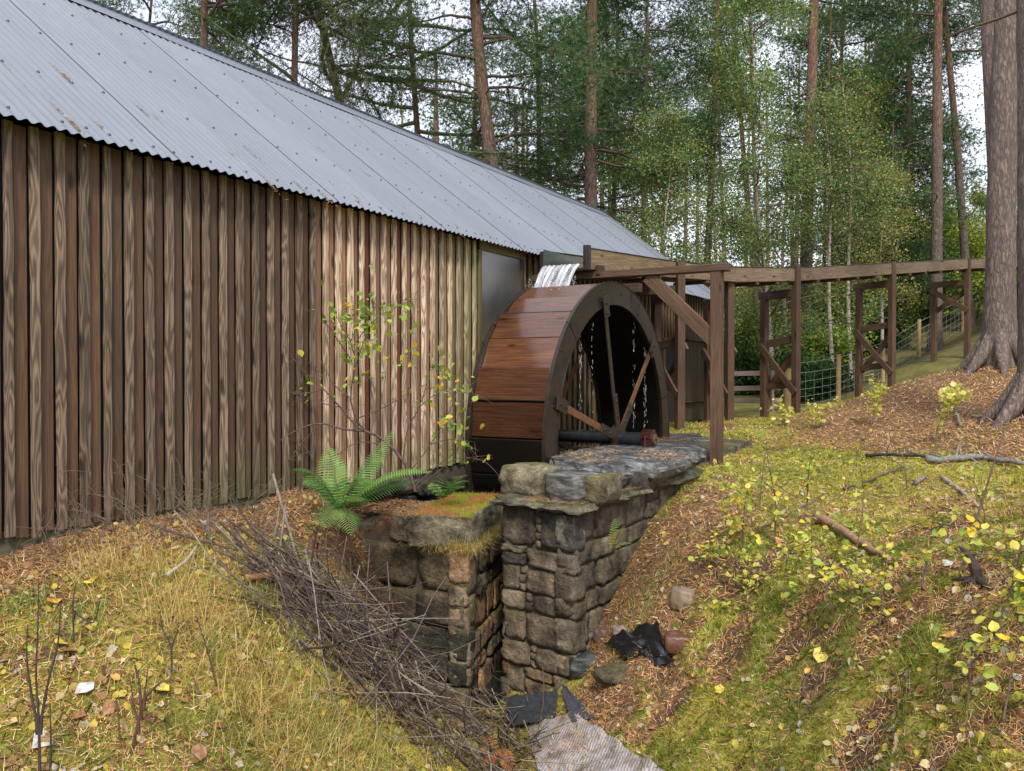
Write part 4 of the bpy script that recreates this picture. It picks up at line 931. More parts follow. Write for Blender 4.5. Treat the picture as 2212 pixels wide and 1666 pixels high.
def pine(name, lab, u0, v0, u1, s, rpx, ztop, crown, nl, seed, bend=.05, mat='pine_bark', lim=(1.5, 2.8), tufts=60, stubs=8, cat='tree', group='pine trees behind the shed and flume', density=1.0, sides=None, fill=1.0):
    r = np.random.default_rng(seed); P, g = trunkline(u0, v0, u1, s, ztop, bend)
    r0 = rpx * s / 1850; rad = flare(P, r0, r0 * .45, k=.35)
    T = empty(name, (P[0][0], P[0][1], g), lab, cat, group)
    tz = np.linspace(P[0, 2], ztop, 60); Pf = np.stack([np.interp(tz, P[:, 2], P[:, i]) for i in range(3)], -1); rf = np.interp(tz, P[:, 2], rad)
    V, Fc = tube(Pf, rf, 14); ax = np.repeat(Pf, 14, 0); dv = V - ax
    V = ax + dv * (1 + .10 * (fbm(V[:, 0] * 6 + V[:, 1] * 5, V[:, 2] * 1.6, 3, seed) - .5) * 2)[:, None]
    o = link('trunk', mesh_np('trunk', V - [0, 0, g], Fc, True), M[mat], T, Matrix.Translation((0, 0, g))); tt = r.uniform(.8, 1.15); o.color = (tt, tt, tt, 1)
    B = Acc(); N_ = Acc(); z0, z1 = crown
    for i in range(stubs):
        z = r.uniform(g + 2.5, z0 + 1.5); p = np.array([np.interp(z, P[:, 2], P[:, j]) for j in range(3)]); a = r.uniform(0, 2 * np.pi)
        q = wob(p, (math.cos(a), math.sin(a), r.uniform(-.2, .4)), r.uniform(.25, 1.1), 5, -.02, .12, r); B.add(*tube(q, np.linspace(.02, .006, 6) * (r0 / .12) ** .5, 5), LIMBC)
    for i in range(nl):
        z = z0 + (z1 - z0) * (i + r.uniform(0, 1)) / nl; p = np.array([np.interp(z, P[:, 2], P[:, j]) for j in range(3)])
        a = r.uniform(0, 2 * np.pi) if sides is None else r.choice(sides) + r.normal(0, .5)
        tc_ = unit((C0 - p) * [1, 1, 0]); dot = math.cos(a) * tc_[0] + math.sin(a) * tc_[1]
        if dot > .45 and z < EYE + .40 * s: a += math.pi
        L = r.uniform(*lim) * (1 - .35 * (z - z0) / (z1 - z0 + .1))
        q = wob(p, (math.cos(a), math.sin(a), r.uniform(-.15, .45)), L, 9, r.uniform(-.05, .05), .14, r)
        lr = .018 + .009 * L; B.add(*tube(q, np.linspace(lr, lr * .25, 10), 6), LIMBC)
        for k in range(int((6 + 2.6 * L) * density)):
            f = r.uniform(.18, 1.0) ** .8; j = min(8, int(f * 9)); b = q[j] * (1 - (f * 9 - j)) + q[j + 1] * (f * 9 - j) if j < 9 else q[-1]
            dd = unit((q[j + 1] - q[j])); dd = unit(dd + r.normal(0, .7, 3) + [0, 0, .15]); l2 = r.uniform(.35, .95)
            t2 = wob(b, dd, l2, 4, .03, .18, r); B.add(*tube(t2, np.linspace(.014, .005, 5), 4), tuple(x * .7 for x in LIMBC))
            c = t2[-1]; m = int(tufts * r.uniform(.6, 1.3) * fill); rr_ = r.uniform(.20, .42)
            pts = c + r.normal(0, 1, (m, 3)) * [rr_, rr_, rr_ * .45]; D = unit(dd) + np.zeros((m, 3)); D = D + (pts - c) / rr_ * .5 + [0, 0, .25]
            blades(N_, pts, D, 7, .07, .13, .0075 * (s / 20) ** .7, PINE, .75, r)
    link('branches', B.mesh('branches', True), M['twig'], T, kind='stuff')
    link('crown', N_.mesh('crown'), M['leaf'], T)
    return T
# (name, label, u0, v0, u at top of frame, depth, half width px, top z, crown range, limbs, seed)
pine('pine_tree', 'slim orange-barked pine rising behind the left part of the roof ridge', 438, 95, 439, 17, 10.5, 15, (8.3, 13), 22, 1, stubs=5)
pine('pine_tree', 'orange-barked pine with side twigs behind the roof, between the larch and the slim left pine', 633, 185, 637, 17.5, 9.5, 15, (8.6, 14), 22, 2, stubs=10)
pine('pine_tree', 'thin dark pine stem furthest left behind the roof ridge', 322, 40, 325, 24, 5, 15, (9, 14), 12, 3, stubs=4)
pine('pine_tree', 'thick reddish pine with a crooked stem and mossy dead twigs behind the roof ridge', 1070, 370, 1028, 19, 18, 16, (6.6, 13), 24, 4, bend=.16, stubs=16, lim=(1.8, 3.4))
pine('pine_tree', 'tall straight grey-brown pine behind the far end of the roof', 1277, 460, 1281, 20.5, 16.5, 17, (5.8, 13.5), 30, 5, stubs=14, lim=(1.8, 3.6))
pine('pine_tree', 'slender dark pine just right of the tall straight grey one', 1324, 460, 1336, 26, 6.5, 16, (6, 15), 26, 6, lim=(1.2, 2.6))
pine('pine_tree', 'thin pine with forked top over the birches', 1392, 330, 1396, 24, 6, 15, (6.5, 14), 24, 7, lim=(1.4, 2.8))
pine('pine_tree', 'dark grey pine stem standing above the large birch', 1545, 200, 1555, 25, 8.5, 17, (11, 15), 8, 8)
pine('pine_tree', 'forked orange pine high behind the dark grey stem', 1592, 160, 1578, 29, 7, 17, (9.5, 15), 14, 9)
pine('pine_tree', 'stout pine with bright orange upper bark among the birches', 1744, 500, 1756, 24, 15, 17, (11.5, 16), 8, 10, stubs=6)
pine('pine_tree', 'very thin reddish pine beside the stout orange one', 1786, 300, 1792, 29, 4.5, 15, (8, 14), 10, 11, lim=(.8, 1.8))
pine('pine_tree', 'dark forked pine between the birches and the thin red pine', 1812, 230, 1820, 31, 6, 17, (9, 15), 22, 12, lim=(1.5, 3))
pine('pine_tree', 'thin leaning pine, left one of a close pair', 1876, 250, 1882, 34, 4, 15, (6.5, 14), 18, 13, lim=(1, 2.2))
pine('pine_tree', 'thin upright pine, right one of a close pair', 1893, 250, 1886, 33, 4, 15, (5.5, 14), 24, 14, lim=(1, 2.4))
pine('pine_tree', 'knobbly red-barked pine with low green boughs, left of the two grey stems', 1960, 500, 1966, 28, 7, 17, (4.2, 14), 34, 15, lim=(1, 2.1))
pine('pine_tree', 'short bare-stemmed red pine low among yellow leaves', 1924, 500, 1928, 25, 3.5, 9, (4, 8.5), 16, 16, lim=(.6, 1.5))
pine('pine_tree', 'grey-orange pine with a bare snag, first of two beyond the flume near the big pine', 2024, 420, 2029, 23.5, 13.5, 17, (10.6, 15), 12, 17, stubs=16, lim=(1, 2.2))
pine('pine_tree', 'leaning smooth-barked pine beside the bare-snag pine', 2085, 560, 2040, 25, 9.5, 16, (10.8, 14), 12, 18, stubs=16, lim=(1, 1.8))
T10 = pine('pine_tree', 'big pine with two grown-together stems and deep plated bark on the needle slope', 2162, 560, 2172, 12.6, 33, 13, (11, 12.8), 5, 19, bend=0, mat='big_bark', stubs=6, lim=(1, 2))
pine('pine_tree', 'large pine trunk closest to the camera, cut by the edge of the view', 2247, 700, 2236, 9.6, 46, 12, (10.5, 12), 4, 20, bend=0, mat='big_bark', stubs=3, lim=(1, 2))
# second stem of the twin pine and root flares
P, g = trunkline(2172, 620, 2139, 12.75, 13, 0); q = P[4:]; V, Fc = tube(q, np.linspace(.16, .12, len(q)), 14)
link('trunk', mesh_np('trunk', V, Fc, True), M['big_bark'], T10)
for (u, v, s_, rr0) in ((2160, 787, 12.6, .26), (2247, 900, 9.5, .28)):
    b = Ps(u, v, s_); A = Acc()
    for k in range(7):
        an = k * .9 + .3; d_ = np.array([math.cos(an), math.sin(an), 0]); p1 = b + d_ * (rr0 + .38); p1[2] = float(H(p1[0], p1[1])) - .05
        p0 = b + d_ * rr0 * .5 + [0, 0, .45]; m = b + d_ * (rr0 + .06) + [0, 0, .12]; m[2] = max(m[2], float(H(m[0], m[1])) + .05)
        A.add(*tube([p0, m, p1], [.10, .10, .03], 8))
    T_ = T10 if u < 2200 else bpy.data.objects[[o.name for o in bpy.data.objects if o.get('label', '').startswith('large pine trunk closest')][0]]
    link('root', A.mesh('root', True), M['big_bark'], T_)
# larch: mossy drooping boughs hung with fine strings of needles
def larch(lab, u0, v0, u1, s, rpx, ztop, zc, nl, seed, strings=26):
    r = np.random.default_rng(seed); P, g = trunkline(u0, v0, u1, s, ztop, .1); r0 = rpx * s / 1850
    T = empty('larch_tree', (P[0][0], P[0][1], g), lab, 'tree', 'larches behind the shed')
    link('trunk', mesh_np('trunk', *tube(P, flare(P, r0, r0 * .4), 12), True), M['pine_bark'], T, color=(.7, .75, .7))
    B = Acc(); L_ = Acc(); moss = (.10, .135, .045)
    for i in range(nl):
        z = zc[0] + (zc[1] - zc[0]) * (i + r.uniform(0, 1)) / nl; p = np.array([np.interp(z, P[:, 2], P[:, j]) for j in range(3)]); a = r.uniform(0, 2 * np.pi)
        L = r.uniform(2.4, 4.6); q = wob(p, (math.cos(a), math.sin(a), r.uniform(-.3, .1)), L, 12, .035, .10, r)
        B.add(*tube(q, np.linspace(.055, .012, 13), 6), moss)
        pts = q[r.integers(0, 13, 260)] + r.normal(0, .05, (260, 3)); blades(L_, pts, np.zeros((260, 3)) - [0, 0, .5], 4, .04, .10, .006, [(.06, .10, .03), (.10, .15, .05), (.05, .075, .03)], .8, r)
        for k in range(strings):
            j = r.integers(2, 13); b = q[j] + r.normal(0, .05, 3); dd = unit(r.normal(0, 1, 3) * [1, 1, .3] - [0, 0, .5]); l2 = r.uniform(.4, 1.3)
            t2 = wob(b, dd, l2, 7, -.16, .16, r); B.add(*tube(t2, np.linspace(.008, .003, 8), 3), (.10, .085, .06))
            for h in range(3):
                t3 = wob(t2[r.integers(1, 7)], unit(r.normal(0, 1, 3) * [1, 1, .2] - [0, 0, .4]), r.uniform(.2, .55), 5, -.15, .15, r)
                B.add(*tube(t3, np.linspace(.005, .002, 6), 3), (.09, .08, .055)); m = 10
                pts = t3[r.integers(0, 6, m)] + r.normal(0, .012, (m, 3)); blades(L_, pts, np.zeros((m, 3)), 3, .03, .06, .006, [(.10, .15, .05), (.14, .19, .06), (.08, .11, .04)], .8, r)
    link('branches', B.mesh('branches', True), M['twig'], T, kind='stuff'); link('crown', L_.mesh('crown'), M['leaf'], T); return T
larch('drooping larch with moss-green curved boughs behind the middle of the roof', 735, 220, 690, 19, 13, 15, (6.5, 11.5), 15, 31)
larch('larch with fine hanging twigs left of the crooked pine', 905, 300, 890, 22, 9, 15, (5.5, 11.5), 15, 32)
larch('larch behind the roof between the two thick pines', 1165, 360, 1150, 25, 8, 14, (5, 11), 14, 33, 20)
# birches and broadleaved young trees
BIRCH = [(.135, .215, .085), (.19, .275, .10), (.28, .32, .11), (.46, .36, .09), (.09, .15, .065)]
def birch(lab, u0, v0, u1, s, rpx, ztop, nlv, seed, spread=1.6, pal=BIRCH, w=(.32, .3, .18, .08, .12), size=.052, zlow=1.0, mat='birch_bark', name='birch_tree', nb=34, group='birches between the shed and the flume', multi=0):
    r = np.random.default_rng(seed); P, g = trunkline(u0, v0, u1, s, ztop, .12); r0 = rpx * s / 1850
    T = empty(name, (P[0][0], P[0][1], g), lab, 'tree', group)
    o = link('trunk', mesh_np('trunk', *tube(P, np.linspace(r0, r0 * .2, len(P)), 10), True), M[mat], T)
    B = Acc(); tips = []
    for i in range(nb):
        f = (i + r.uniform(0, 1)) / nb; z = g + zlow + (ztop - g - zlow) * f; p = np.array([np.interp(z, P[:, 2], P[:, j]) for j in range(3)]); a = r.uniform(0, 2 * np.pi)
        L = spread * r.uniform(.5, 1.2) * (1 - .55 * f); q = wob(p, (math.cos(a), math.sin(a), r.uniform(.2, 1.0)), L, 8, -.05, .14, r)
        B.add(*tube(q, np.linspace(.016 + r0 * .12, .004, 9), 5), (.13, .09, .07))
        for k in range(6):
            t2 = wob(q[r.integers(2, 9)], r.normal(0, 1, 3) * [1, 1, .5], r.uniform(.3, .9), 5, -.14, .16, r); B.add(*tube(t2, np.linspace(.006, .002, 6), 3), (.10, .06, .05)); tips.append(t2)
        tips.append(q[3:])
    tips = [t for t in tips if r.random() < .55]; pt = np.concatenate(tips); n = nlv; base = pt[r.integers(0, len(pt), n)]
    c = base + r.normal(0, .15, (n, 3)); A = Acc(); leaves(A, c, size, pal, r, w=list(w))
    link('branches', B.mesh('branches', True), M['twig'], T, kind='stuff'); link('crown', A.mesh('crown'), M['leaf'], T); return T
birch('leafy birch just beyond the far end of the shed roof', 1440, 600, 1450, 19.5, 4, 7.6, 17000, 41, 1.7)
birch('birch leaning out behind the roof verge, thin orange-tinged leaves', 1365, 520, 1350, 23, 4, 8.3, 13000, 42, 1.7, w=(.3, .3, .15, .15, .1))
birch('tallest birch in the middle of the clump, with a dense green crown', 1660, 700, 1610, 21, 6, 11.0, 30000, 43, 2.7, nb=44)
birch('birch with slender grey stem behind the second trestle', 1698, 800, 1690, 23.5, 5, 8.4, 16000, 44, 1.8)
birch('white-stemmed birch, left of a pair behind the flume', 1800, 850, 1775, 21.5, 5, 8.6, 8000, 45, 1.6, zlow=3.2)
birch('white-stemmed birch with crooked trunk, right of a pair behind the flume', 1838, 850, 1825, 22.3, 5, 9.3, 9500, 46, 1.9, zlow=3.4)
birch('yellowing birch beside the stout orange pine', 1850, 600, 1880, 26, 5, 10.6, 16000, 47, 1.7, w=(.2, .2, .25, .3, .05))
birch('birch with loose pale crown furthest back in the clump', 1545, 600, 1530, 27, 5, 10.5, 17000, 48, 2.0)
birch('young yellow-leaved birch behind the third trestle', 1905, 700, 1915, 24, 4, 7.4, 12000, 49, 1.4, w=(.15, .2, .25, .35, .05))
YG = [(.20, .30, .04), (.30, .38, .05), (.13, .22, .035), (.42, .40, .06)]
birch('bright green young broadleaf rising above the flume near the snag pine', 2052, 640, 2048, 27, 3, 6.9, 8000, 50, 1.3, YG, (.35, .3, .25, .1), .075, .3, 'pine_bark', 'young_tree', 30, 'young broadleaved trees beyond the flume')
birch('low yellow-green young tree just left of the big pine', 2112, 640, 2118, 26, 3, 6.2, 6000, 51, 1.2, YG, (.25, .35, .15, .25), .07, .2, 'pine_bark', 'young_tree', 26, 'young broadleaved trees beyond the flume')
birch('pale feathery birch far beyond the big pine', 2120, 500, 2115, 42, 3, 10.6, 7000, 52, 2.0, BIRCH, (.1, .3, .5, .1, .0), .09, 1, 'birch_bark', 'birch_tree', 26, 'birches between the shed and the flume')
birch('shrubby young tree filling the gap under the thin pine pair', 1975, 700, 1978, 28, 3, 6.8, 8000, 53, 1.4, YG, (.35, .15, .45, .05), .08, .2, 'pine_bark', 'young_tree', 28, 'young broadleaved trees beyond the flume')
# bushes in the hollow beyond the fence
def bush(u, v, s, w_, h_, n, pal, lab, seed, size=.06, name='bush'):
    r = np.random.default_rng(seed); p = Ps(u, v, s); g = float(H(p[0], p[1])); c0 = np.array([p[0], p[1], g])
    T = empty(name, c0, lab, 'bush', 'bushes beyond the wire fence'); B = Acc(); tips = []
    for k in range(26):
        a = r.uniform(0, 2 * np.pi); q = wob(c0 + r.normal(0, .12, 3) * [1, 1, 0], (math.cos(a) * w_ / h_ * .8, math.sin(a) * w_ / h_ * .8, 1), h_ * r.uniform(.5, 1.05), 7, -.03, .16, r)
        B.add(*tube(q, np.linspace(.014, .004, 8), 4), (.11, .08, .05)); tips.append(q[2:])
    pt = np.concatenate(tips); A = Acc(); c = pt[r.integers(0, len(pt), n)] + r.normal(0, .16, (n, 3)) * [w_ / 1.2, w_ / 1.2, 1]; c[:, 2] = np.maximum(c[:, 2], g + .03); leaves(A, c, size, pal, r)
    link('stems', B.mesh('stems', True), M['twig'], T, kind='stuff'); link('foliage', A.mesh('foliage'), M['leaf'], T)
DK = [(.045, .10, .03), (.08, .15, .04), (.035, .075, .025)]; MG = [(.18, .26, .05), (.30, .36, .07), (.12, .19, .04)]; BR = [(.32, .21, .08), (.40, .32, .10), (.24, .23, .06)]
for i, (u, v, s_, w_, h_, n_, pal, lab) in enumerate((
    (1745, 850, 20.5, 1.0, 1.2, 9000, DK, 'dark green bush in the hollow behind the wire fence'),
    (1790, 800, 23, 1.3, 1.5, 9000, MG, 'mid green bush spreading behind the fence posts'),
    (1700, 780, 24, 1.2, 1.6, 8000, MG, 'green bush seen between the legs of the second trestle'),
    (1620, 790, 22.5, .8, 1.3, 8000, DK, 'dark bush above the new wooden rails'),
    (1605, 740, 27, 1.4, 2.2, 9000, MG, 'yellow-green bush left of the second trestle'),
    (1760, 700, 29, 1.6, 2.6, 9000, BR, 'bracken-brown thicket high behind the second trestle'),
    (1880, 760, 26, 1.2, 1.8, 8000, DK, 'dark bush between the legs of the third trestle'),
    (1960, 690, 29, 1.4, 2.0, 9000, DK, 'dark glossy bush between third and fourth trestles'),
    (2050, 670, 30, 1.3, 1.8, 8000, MG, 'green bush inside the fourth trestle'),
    (2110, 650, 29, 1.2, 1.8, 8000, DK, 'dark bush between the fourth trestle and the big pine'),
    (2200, 640, 24, 1.2, 2.0, 6000, MG, 'green bush showing right of the big pine'),
    (1530, 760, 30, 1.6, 3.0, 9000, MG, 'tall green bush behind the end of the shed'),
    (1680, 680, 33, 2.0, 3.2, 9000, BR, 'rusty autumn thicket under the birches'),
    (1860, 660, 34, 2.2, 3.4, 9000, MG, 'pale green thicket behind the paired white birches'),
    (2000, 600, 34, 2.0, 3.0, 8000, BR, 'yellow-brown thicket just over the flume'))):
    bush(u, v, s_, w_, h_, n_, pal, lab, 600 + i, .06 + .0012 * s_)
# the wood beyond, read as one mass
r = np.random.default_rng(99); B = Acc(); A = Acc()
for k in range(78):
    u = r.uniform(-350, 2600); s_ = r.uniform(36, 62); p = Ps(u, 600, s_); g = float(H(p[0], p[1])); hgt = r.uniform(10, 17); gap = 1985 < u < 2140
    if gap: continue
    q = np.array([p[0], p[1], g]) + np.linspace(0, 1, 6)[:, None] * [r.normal(0, .5), r.normal(0, .5), hgt]; B.add(*tube(q, np.linspace(.15, .05, 6), 6), (.17, .10, .07))
    for c in range(14 if u > 1150 else 7):
        f = r.uniform(.25 if not gap else .7, 1) if u < 1400 else r.uniform(.1, 1); cc = np.array([p[0], p[1], g + hgt * f]) + r.normal(0, 1, 3) * [1.3, 1.3, .3]; m = 110
        pts = cc + r.normal(0, 1, (m, 3)) * [.75, .75, .35]; leaves(A, pts, .15, PINE + ([(.15, .21, .06), (.22, .28, .07)] * 2 if u > 1250 else []), r)
for k in range(170):
    u = r.uniform(-350, 2700); s_ = r.uniform(30, 60); p = Ps(u, 700, s_); g = float(H(p[0], p[1])); m = 300
    pts = np.array([p[0], p[1], g + .5]) + r.normal(0, 1, (m, 3)) * [1.3, 1.3, .75]; pts[:, 2] = np.maximum(pts[:, 2], g); leaves(A, pts, .16, MG if k % 3 else (BR if k % 2 else DK), r)
o = link('distant_wood', A.mesh('distant_wood'), M['leaf'], kind='stuff'); o = link('distant_wood', B.mesh('distant_stems', True), M['twig'], kind='stuff')

# fences beyond the flume
Tf = empty('wire_fence', Ps(1811, 868, 18.5), 'green-tinged stock wire fence on round posts climbing the bank', 'fence')
fpts = []
for (u, v, s_, top) in ((1702, 888, 17.3, None), (1811, 868, 18.5, 765), (1907, 826, 20.5, None), (1985, 772, 22.9, 687), (2080, 722, 25.0, None), (2190, 672, 27.5, None), (2300, 640, 29, None)):
    p = Ps(u, v, s_); p[2] = float(H(p[0], p[1])); fpts.append(p)
    if u > 1702: A = Acc(); A.add(*tube([p - [0, 0, .2], p + [0, 0, 1.02]], .052, 10, True)); link('fence_post', mesh_np('fence_post', A.V[0] - p, [f for f in A.F], False), M['post'], Tf, Matrix.Translation(p))
gp = fpts[0]; T_ = empty('rail_fence', gp, 'short fence of three new wooden rails ending at a thick round post', 'fence')
V, Fc = tube([gp - [0, 0, .2], gp + [0, 0, .85]], .10, 16, True); link('gate_post', mesh_np('gate_post', V - gp, Fc, False), M['post'], T_, Matrix.Translation(gp), (.75, .75, .6))
for (v0_, v1_) in ((808, 806), (840, 838), (867, 865)): timber('rail', Ps(1555, v0_, 18.4), Ps(1688, v1_, 17.4), .035, .10, M['rail'], T_)
pp = Ps(1668, 870, 17.5); timber('rail_post', (pp[0], pp[1], pp[2] - .2), (*Ps(1668, 800, 17.5),), .05, .12, M['rail'], T_)
A = Acc(); 
for h in (.08, .25, .40, .56, .74, .95):
    q = []
    for a_, b_ in zip(fpts[:-1], fpts[1:]):
        for t in np.linspace(0, 1, 6, endpoint=False): q.append(a_ * (1 - t) + b_ * t + [0, 0, h - .02 * math.sin(t * math.pi)])
    A.add(*tube(q, .006 if h > .7 else .0045, 4))
for a_, b_ in zip(fpts[:-1], fpts[1:]):
    n_ = int(np.linalg.norm(b_ - a_) / .3)
    for t in np.linspace(0, 1, n_, endpoint=False): p = a_ * (1 - t) + b_ * t; A.add(*tube([p + [0, 0, .08], p + [0, 0, .74]], .0035, 3))
link('wire_mesh', A.mesh('wire_mesh', True), M['wire'], Tf, kind='stuff')
# ---------------------------------------------------------------- plants and loose wood
PR = np.random.default_rng(2024)
def pix(pts, s): return np.array([Ps(u, v, s if not hasattr(s, '__len__') else s[i]) for i, (u, v) in enumerate(pts)])
def smooth(P, n=14):
    P = np.asarray(P, float); t = np.linspace(0, len(P) - 1, n); i = np.clip(t.astype(int), 0, len(P) - 2); f = (t - i)[:, None]
    Pm = P[np.maximum(i - 1, 0)]; P0 = P[i]; P1 = P[i + 1]; P2 = P[np.minimum(i + 2, len(P) - 1)]
    return .5 * ((2 * P0) + (P1 - Pm) * f + (2 * Pm - 5 * P0 + 4 * P1 - P2) * f * f + (3 * P0 - Pm - 3 * P1 + P2) * f ** 3)
def rleaf(A, C, size, pal, w=None, r=PR, nrm=None, n=6, tilt=.6):
    """roundish pointed leaves with a fold down the midrib"""
    m = len(C); N3 = (np.array([0, 0, 1.0]) if nrm is None else nrm) + r.normal(0, tilt, (m, 3)); N3 /= np.linalg.norm(N3, axis=1)[:, None]
    d = np.cross(N3, r.normal(0, 1, (m, 3))); d /= np.linalg.norm(d, axis=1)[:, None]; s = np.cross(N3, d)
    l = (size * r.uniform(.45, 1.5, m))[:, None]
    prof = [(-.5, 0, 0), (-.25, .36, .08), (.12, .42, .12), (.6, 0, .04), (.12, -.42, .12), (-.25, -.36, .08)]
    V = np.stack([C + d * l * a + s * l * b + N3 * l * c for a, b, c in prof], 1).reshape(-1, 3)
    k = r.choice(len(pal), m, p=w); col = np.array(pal)[k] * r.uniform(.75, 1.25, (m, 1)); o = np.arange(m)[:, None] * 6
    A.add(V, [np.concatenate([o + np.array([0, 3, 2, 1]), o + np.array([0, 5, 4, 3])])], np.repeat(col, 6, 0))
GRL = [(.22, .34, .05), (.30, .42, .08), (.16, .28, .05), (.55, .46, .06), (.60, .34, .05)]
# birch sapling in front of the boards
bs = pix([(897, 1062)], 6.75)[0]
T = empty('birch_sapling', bs, 'spindly birch sapling with yellow-green leaves against the board wall', 'sapling'); B = Acc()
S0 = 6.7
mainp = [[(897, 1062), (880, 1010), (845, 965), (812, 940), (790, 932), (770, 905), (757, 860), (765, 800), (762, 750), (735, 700), (722, 672)],
         [(790, 932), (740, 927), (690, 915), (640, 930), (590, 962), (545, 985), (500, 1003)],
         [(812, 940), (775, 925), (735, 880), (700, 842), (655, 800), (610, 745)],
         [(765, 800), (785, 740), (800, 690), (812, 640)], [(762, 750), (800, 700), (850, 665), (900, 650)], [(760, 780), (720, 720), (700, 690)],
         [(870, 1000), (880, 930), (905, 880), (925, 820), (930, 790)], [(885, 1020), (930, 960), (965, 900), (985, 850), (978, 810)], [(905, 880), (960, 840), (1000, 848), (1022, 852)],
         [(930, 960), (970, 950), (1005, 960), (1030, 985)], [(897, 1050), (940, 1010), (985, 975), (1000, 940)], [(900, 1055), (945, 1020), (990, 990), (1045, 996)],
         [(770, 905), (830, 880), (880, 850)], [(735, 880), (690, 870), (655, 860), (640, 880)], [(757, 860), (720, 830), (700, 800), (660, 815)],
         [(845, 965), (780, 955), (740, 975), (700, 1010)], [(690, 915), (650, 960), (620, 1000)], [(640, 930), (560, 920), (480, 905)], [(700, 842), (640, 850), (560, 830)]]
tw = []
for k, pl in enumerate(mainp):
    n = len(pl); sd_ = S0 + PR.uniform(-.35, .25) * np.linspace(0 if k else 0, 1, n); q = smooth(pix(pl, list(sd_)), 18)
    w0 = .014 if k == 0 else (.009 if k in (1, 2) else .005); B.add(*tube(q, np.linspace(w0, .002, 18), 6), (.10, .06, .05))
    for _ in range(7):
        b = q[PR.integers(6, 18)]; t2 = wob(b, PR.normal(0, 1, 3) * [.7, .7, .8] + [0, 0, .3], PR.uniform(.08, .28), 5, 0, .2, PR); B.add(*tube(t2, np.linspace(.0025, .001, 6), 4), (.14, .08, .06)); tw.append((k, t2))
link('stem', B.mesh('stem', True), M['twig'], T)
LV = Acc(); cl = [(800, 690, 95, 62, 130), (770, 745, 55, 35, 46), (725, 680, 30, 25, 16), (865, 660, 40, 20, 18), (760, 815, 50, 28, 22), (685, 820, 50, 45, 16), (955, 800, 38, 40, 30), (985, 835, 40, 35, 24), (975, 920, 45, 30, 26), (1000, 965, 30, 28, 30), (930, 860, 40, 40, 18), (850, 790, 50, 40, 14), (900, 770, 30, 30, 10), (640, 870, 20, 20, 7)]
for (u, v, ru, rv, n) in cl:
    C = np.array([Ps(u + PR.normal(0, ru * .55), v + PR.normal(0, rv * .55), S0 + PR.uniform(-.4, .2)) for _ in range(n)])
    rleaf(LV, C, .042, GRL, [.36, .26, .16, .15, .07], tilt=1.1)
C = pix([(1047, 996)], 6.3); rleaf(LV, C, .05, [(.6, .45, .1)], None, tilt=.8)
link('leaves', LV.mesh('leaves'), M['leaf'], T, kind='stuff')

# ferns
def frond(A, p0, p1, bend, w, col, r=PR):
    n = max(9, int(np.linalg.norm(p1 - p0) / .019)); t = np.linspace(0, 1, n)[:, None]; P = p0 * (1 - t) + p1 * t + np.array([0, 0, 1.0]) * bend * np.sin(t * np.pi * .9)
    A.add(*tube(P, np.linspace(.004, .001, n), 4), tuple(c * .7 for c in col))
    T_ = np.gradient(P, axis=0); T_ /= np.linalg.norm(T_, axis=1)[:, None]; cv = unit(C0 - p0); S = np.cross(T_, [0, 0, 1.0] if abs(T_[n // 2, 2]) < .8 else cv); S /= np.linalg.norm(S, axis=1)[:, None]
    Nn = np.cross(S, T_)
    for i in range(1, n):
        f = i / (n - 1); L = w * (math.sin(math.pi * min(1, f) ** .75) ** .8 + .06)
        for sg in (-1, 1):
            d = unit(S[i] * sg + T_[i] * .45 - Nn[i] * .1 + [0, 0, -.12]); m = 5; b = P[i]; q = b + d * L * np.linspace(0, 1, m)[:, None] - np.array([0, 0, 1]) * (np.linspace(0, 1, m)[:, None] ** 2) * L * .18
            ww = np.array([.3, 1, .9, .6, .05])[:, None] * .0062 * (.5 + .6 * (1 - f)); V = np.concatenate([q - T_[i] * ww, q + T_[i] * ww]); j = np.arange(m - 1)
            A.add(V, [np.stack([j, j + 1, j + 1 + m, j + m], -1)], tuple(c * r.uniform(.8, 1.2) for c in col))
def fern(base, sb, tips, lab, w=.13, cols=((.19, .34, .10), (.27, .42, .13), (.12, .24, .07))):
    b = Ps(*base, sb); T = empty('fern', b, lab, 'fern')
    tips = tips + [(u + PR.normal(0, 16), v + PR.normal(0, 12) - 6, ds + PR.normal(0, .15), bd + .02) for (u, v, ds, bd) in tips[:7]]
    for k, (u, v, ds, bd) in enumerate(tips):
        A = Acc(); frond(A, b, Ps(u, v, sb + ds), bd, w * PR.uniform(.85, 1.1), cols[k % len(cols)]); link('frond', A.mesh('frond'), M['leaf'], T)
fern((735, 1102), 6.15, [(834, 962, .25, .03), (706, 968, .15, .02), (652, 1042, -.1, .10), (664, 1036, .2, .09), (925, 1032, -.1, .12), (905, 1040, .1, .05), (770, 1040, -.35, .10), (758, 1165, -.45, .10), (668, 1168, -.35, .13), (700, 1150, -.45, .08), (780, 1090, -.4, .08), (722, 1020, .3, .03)], 'large bright green fern growing from the top of the left stone pier')
fern((955, 1078), 7.0, [(1006, 1056, -.1, .05), (930, 1048, .1, .05), (985, 1036, .1, .02), (965, 1040, -.1, .05), (940, 1066, -.2, .04)], 'small fern between the pier top and the black wheel pit', .07)
fern((1322, 1190), 6.7, [(1325, 1140, -.05, .02), (1352, 1160, -.1, .02), (1338, 1185, -.1, .03)], 'tiny pale fern on the bank side of the pit wall', .04, ((.4, .36, .12), (.2, .32, .1)))
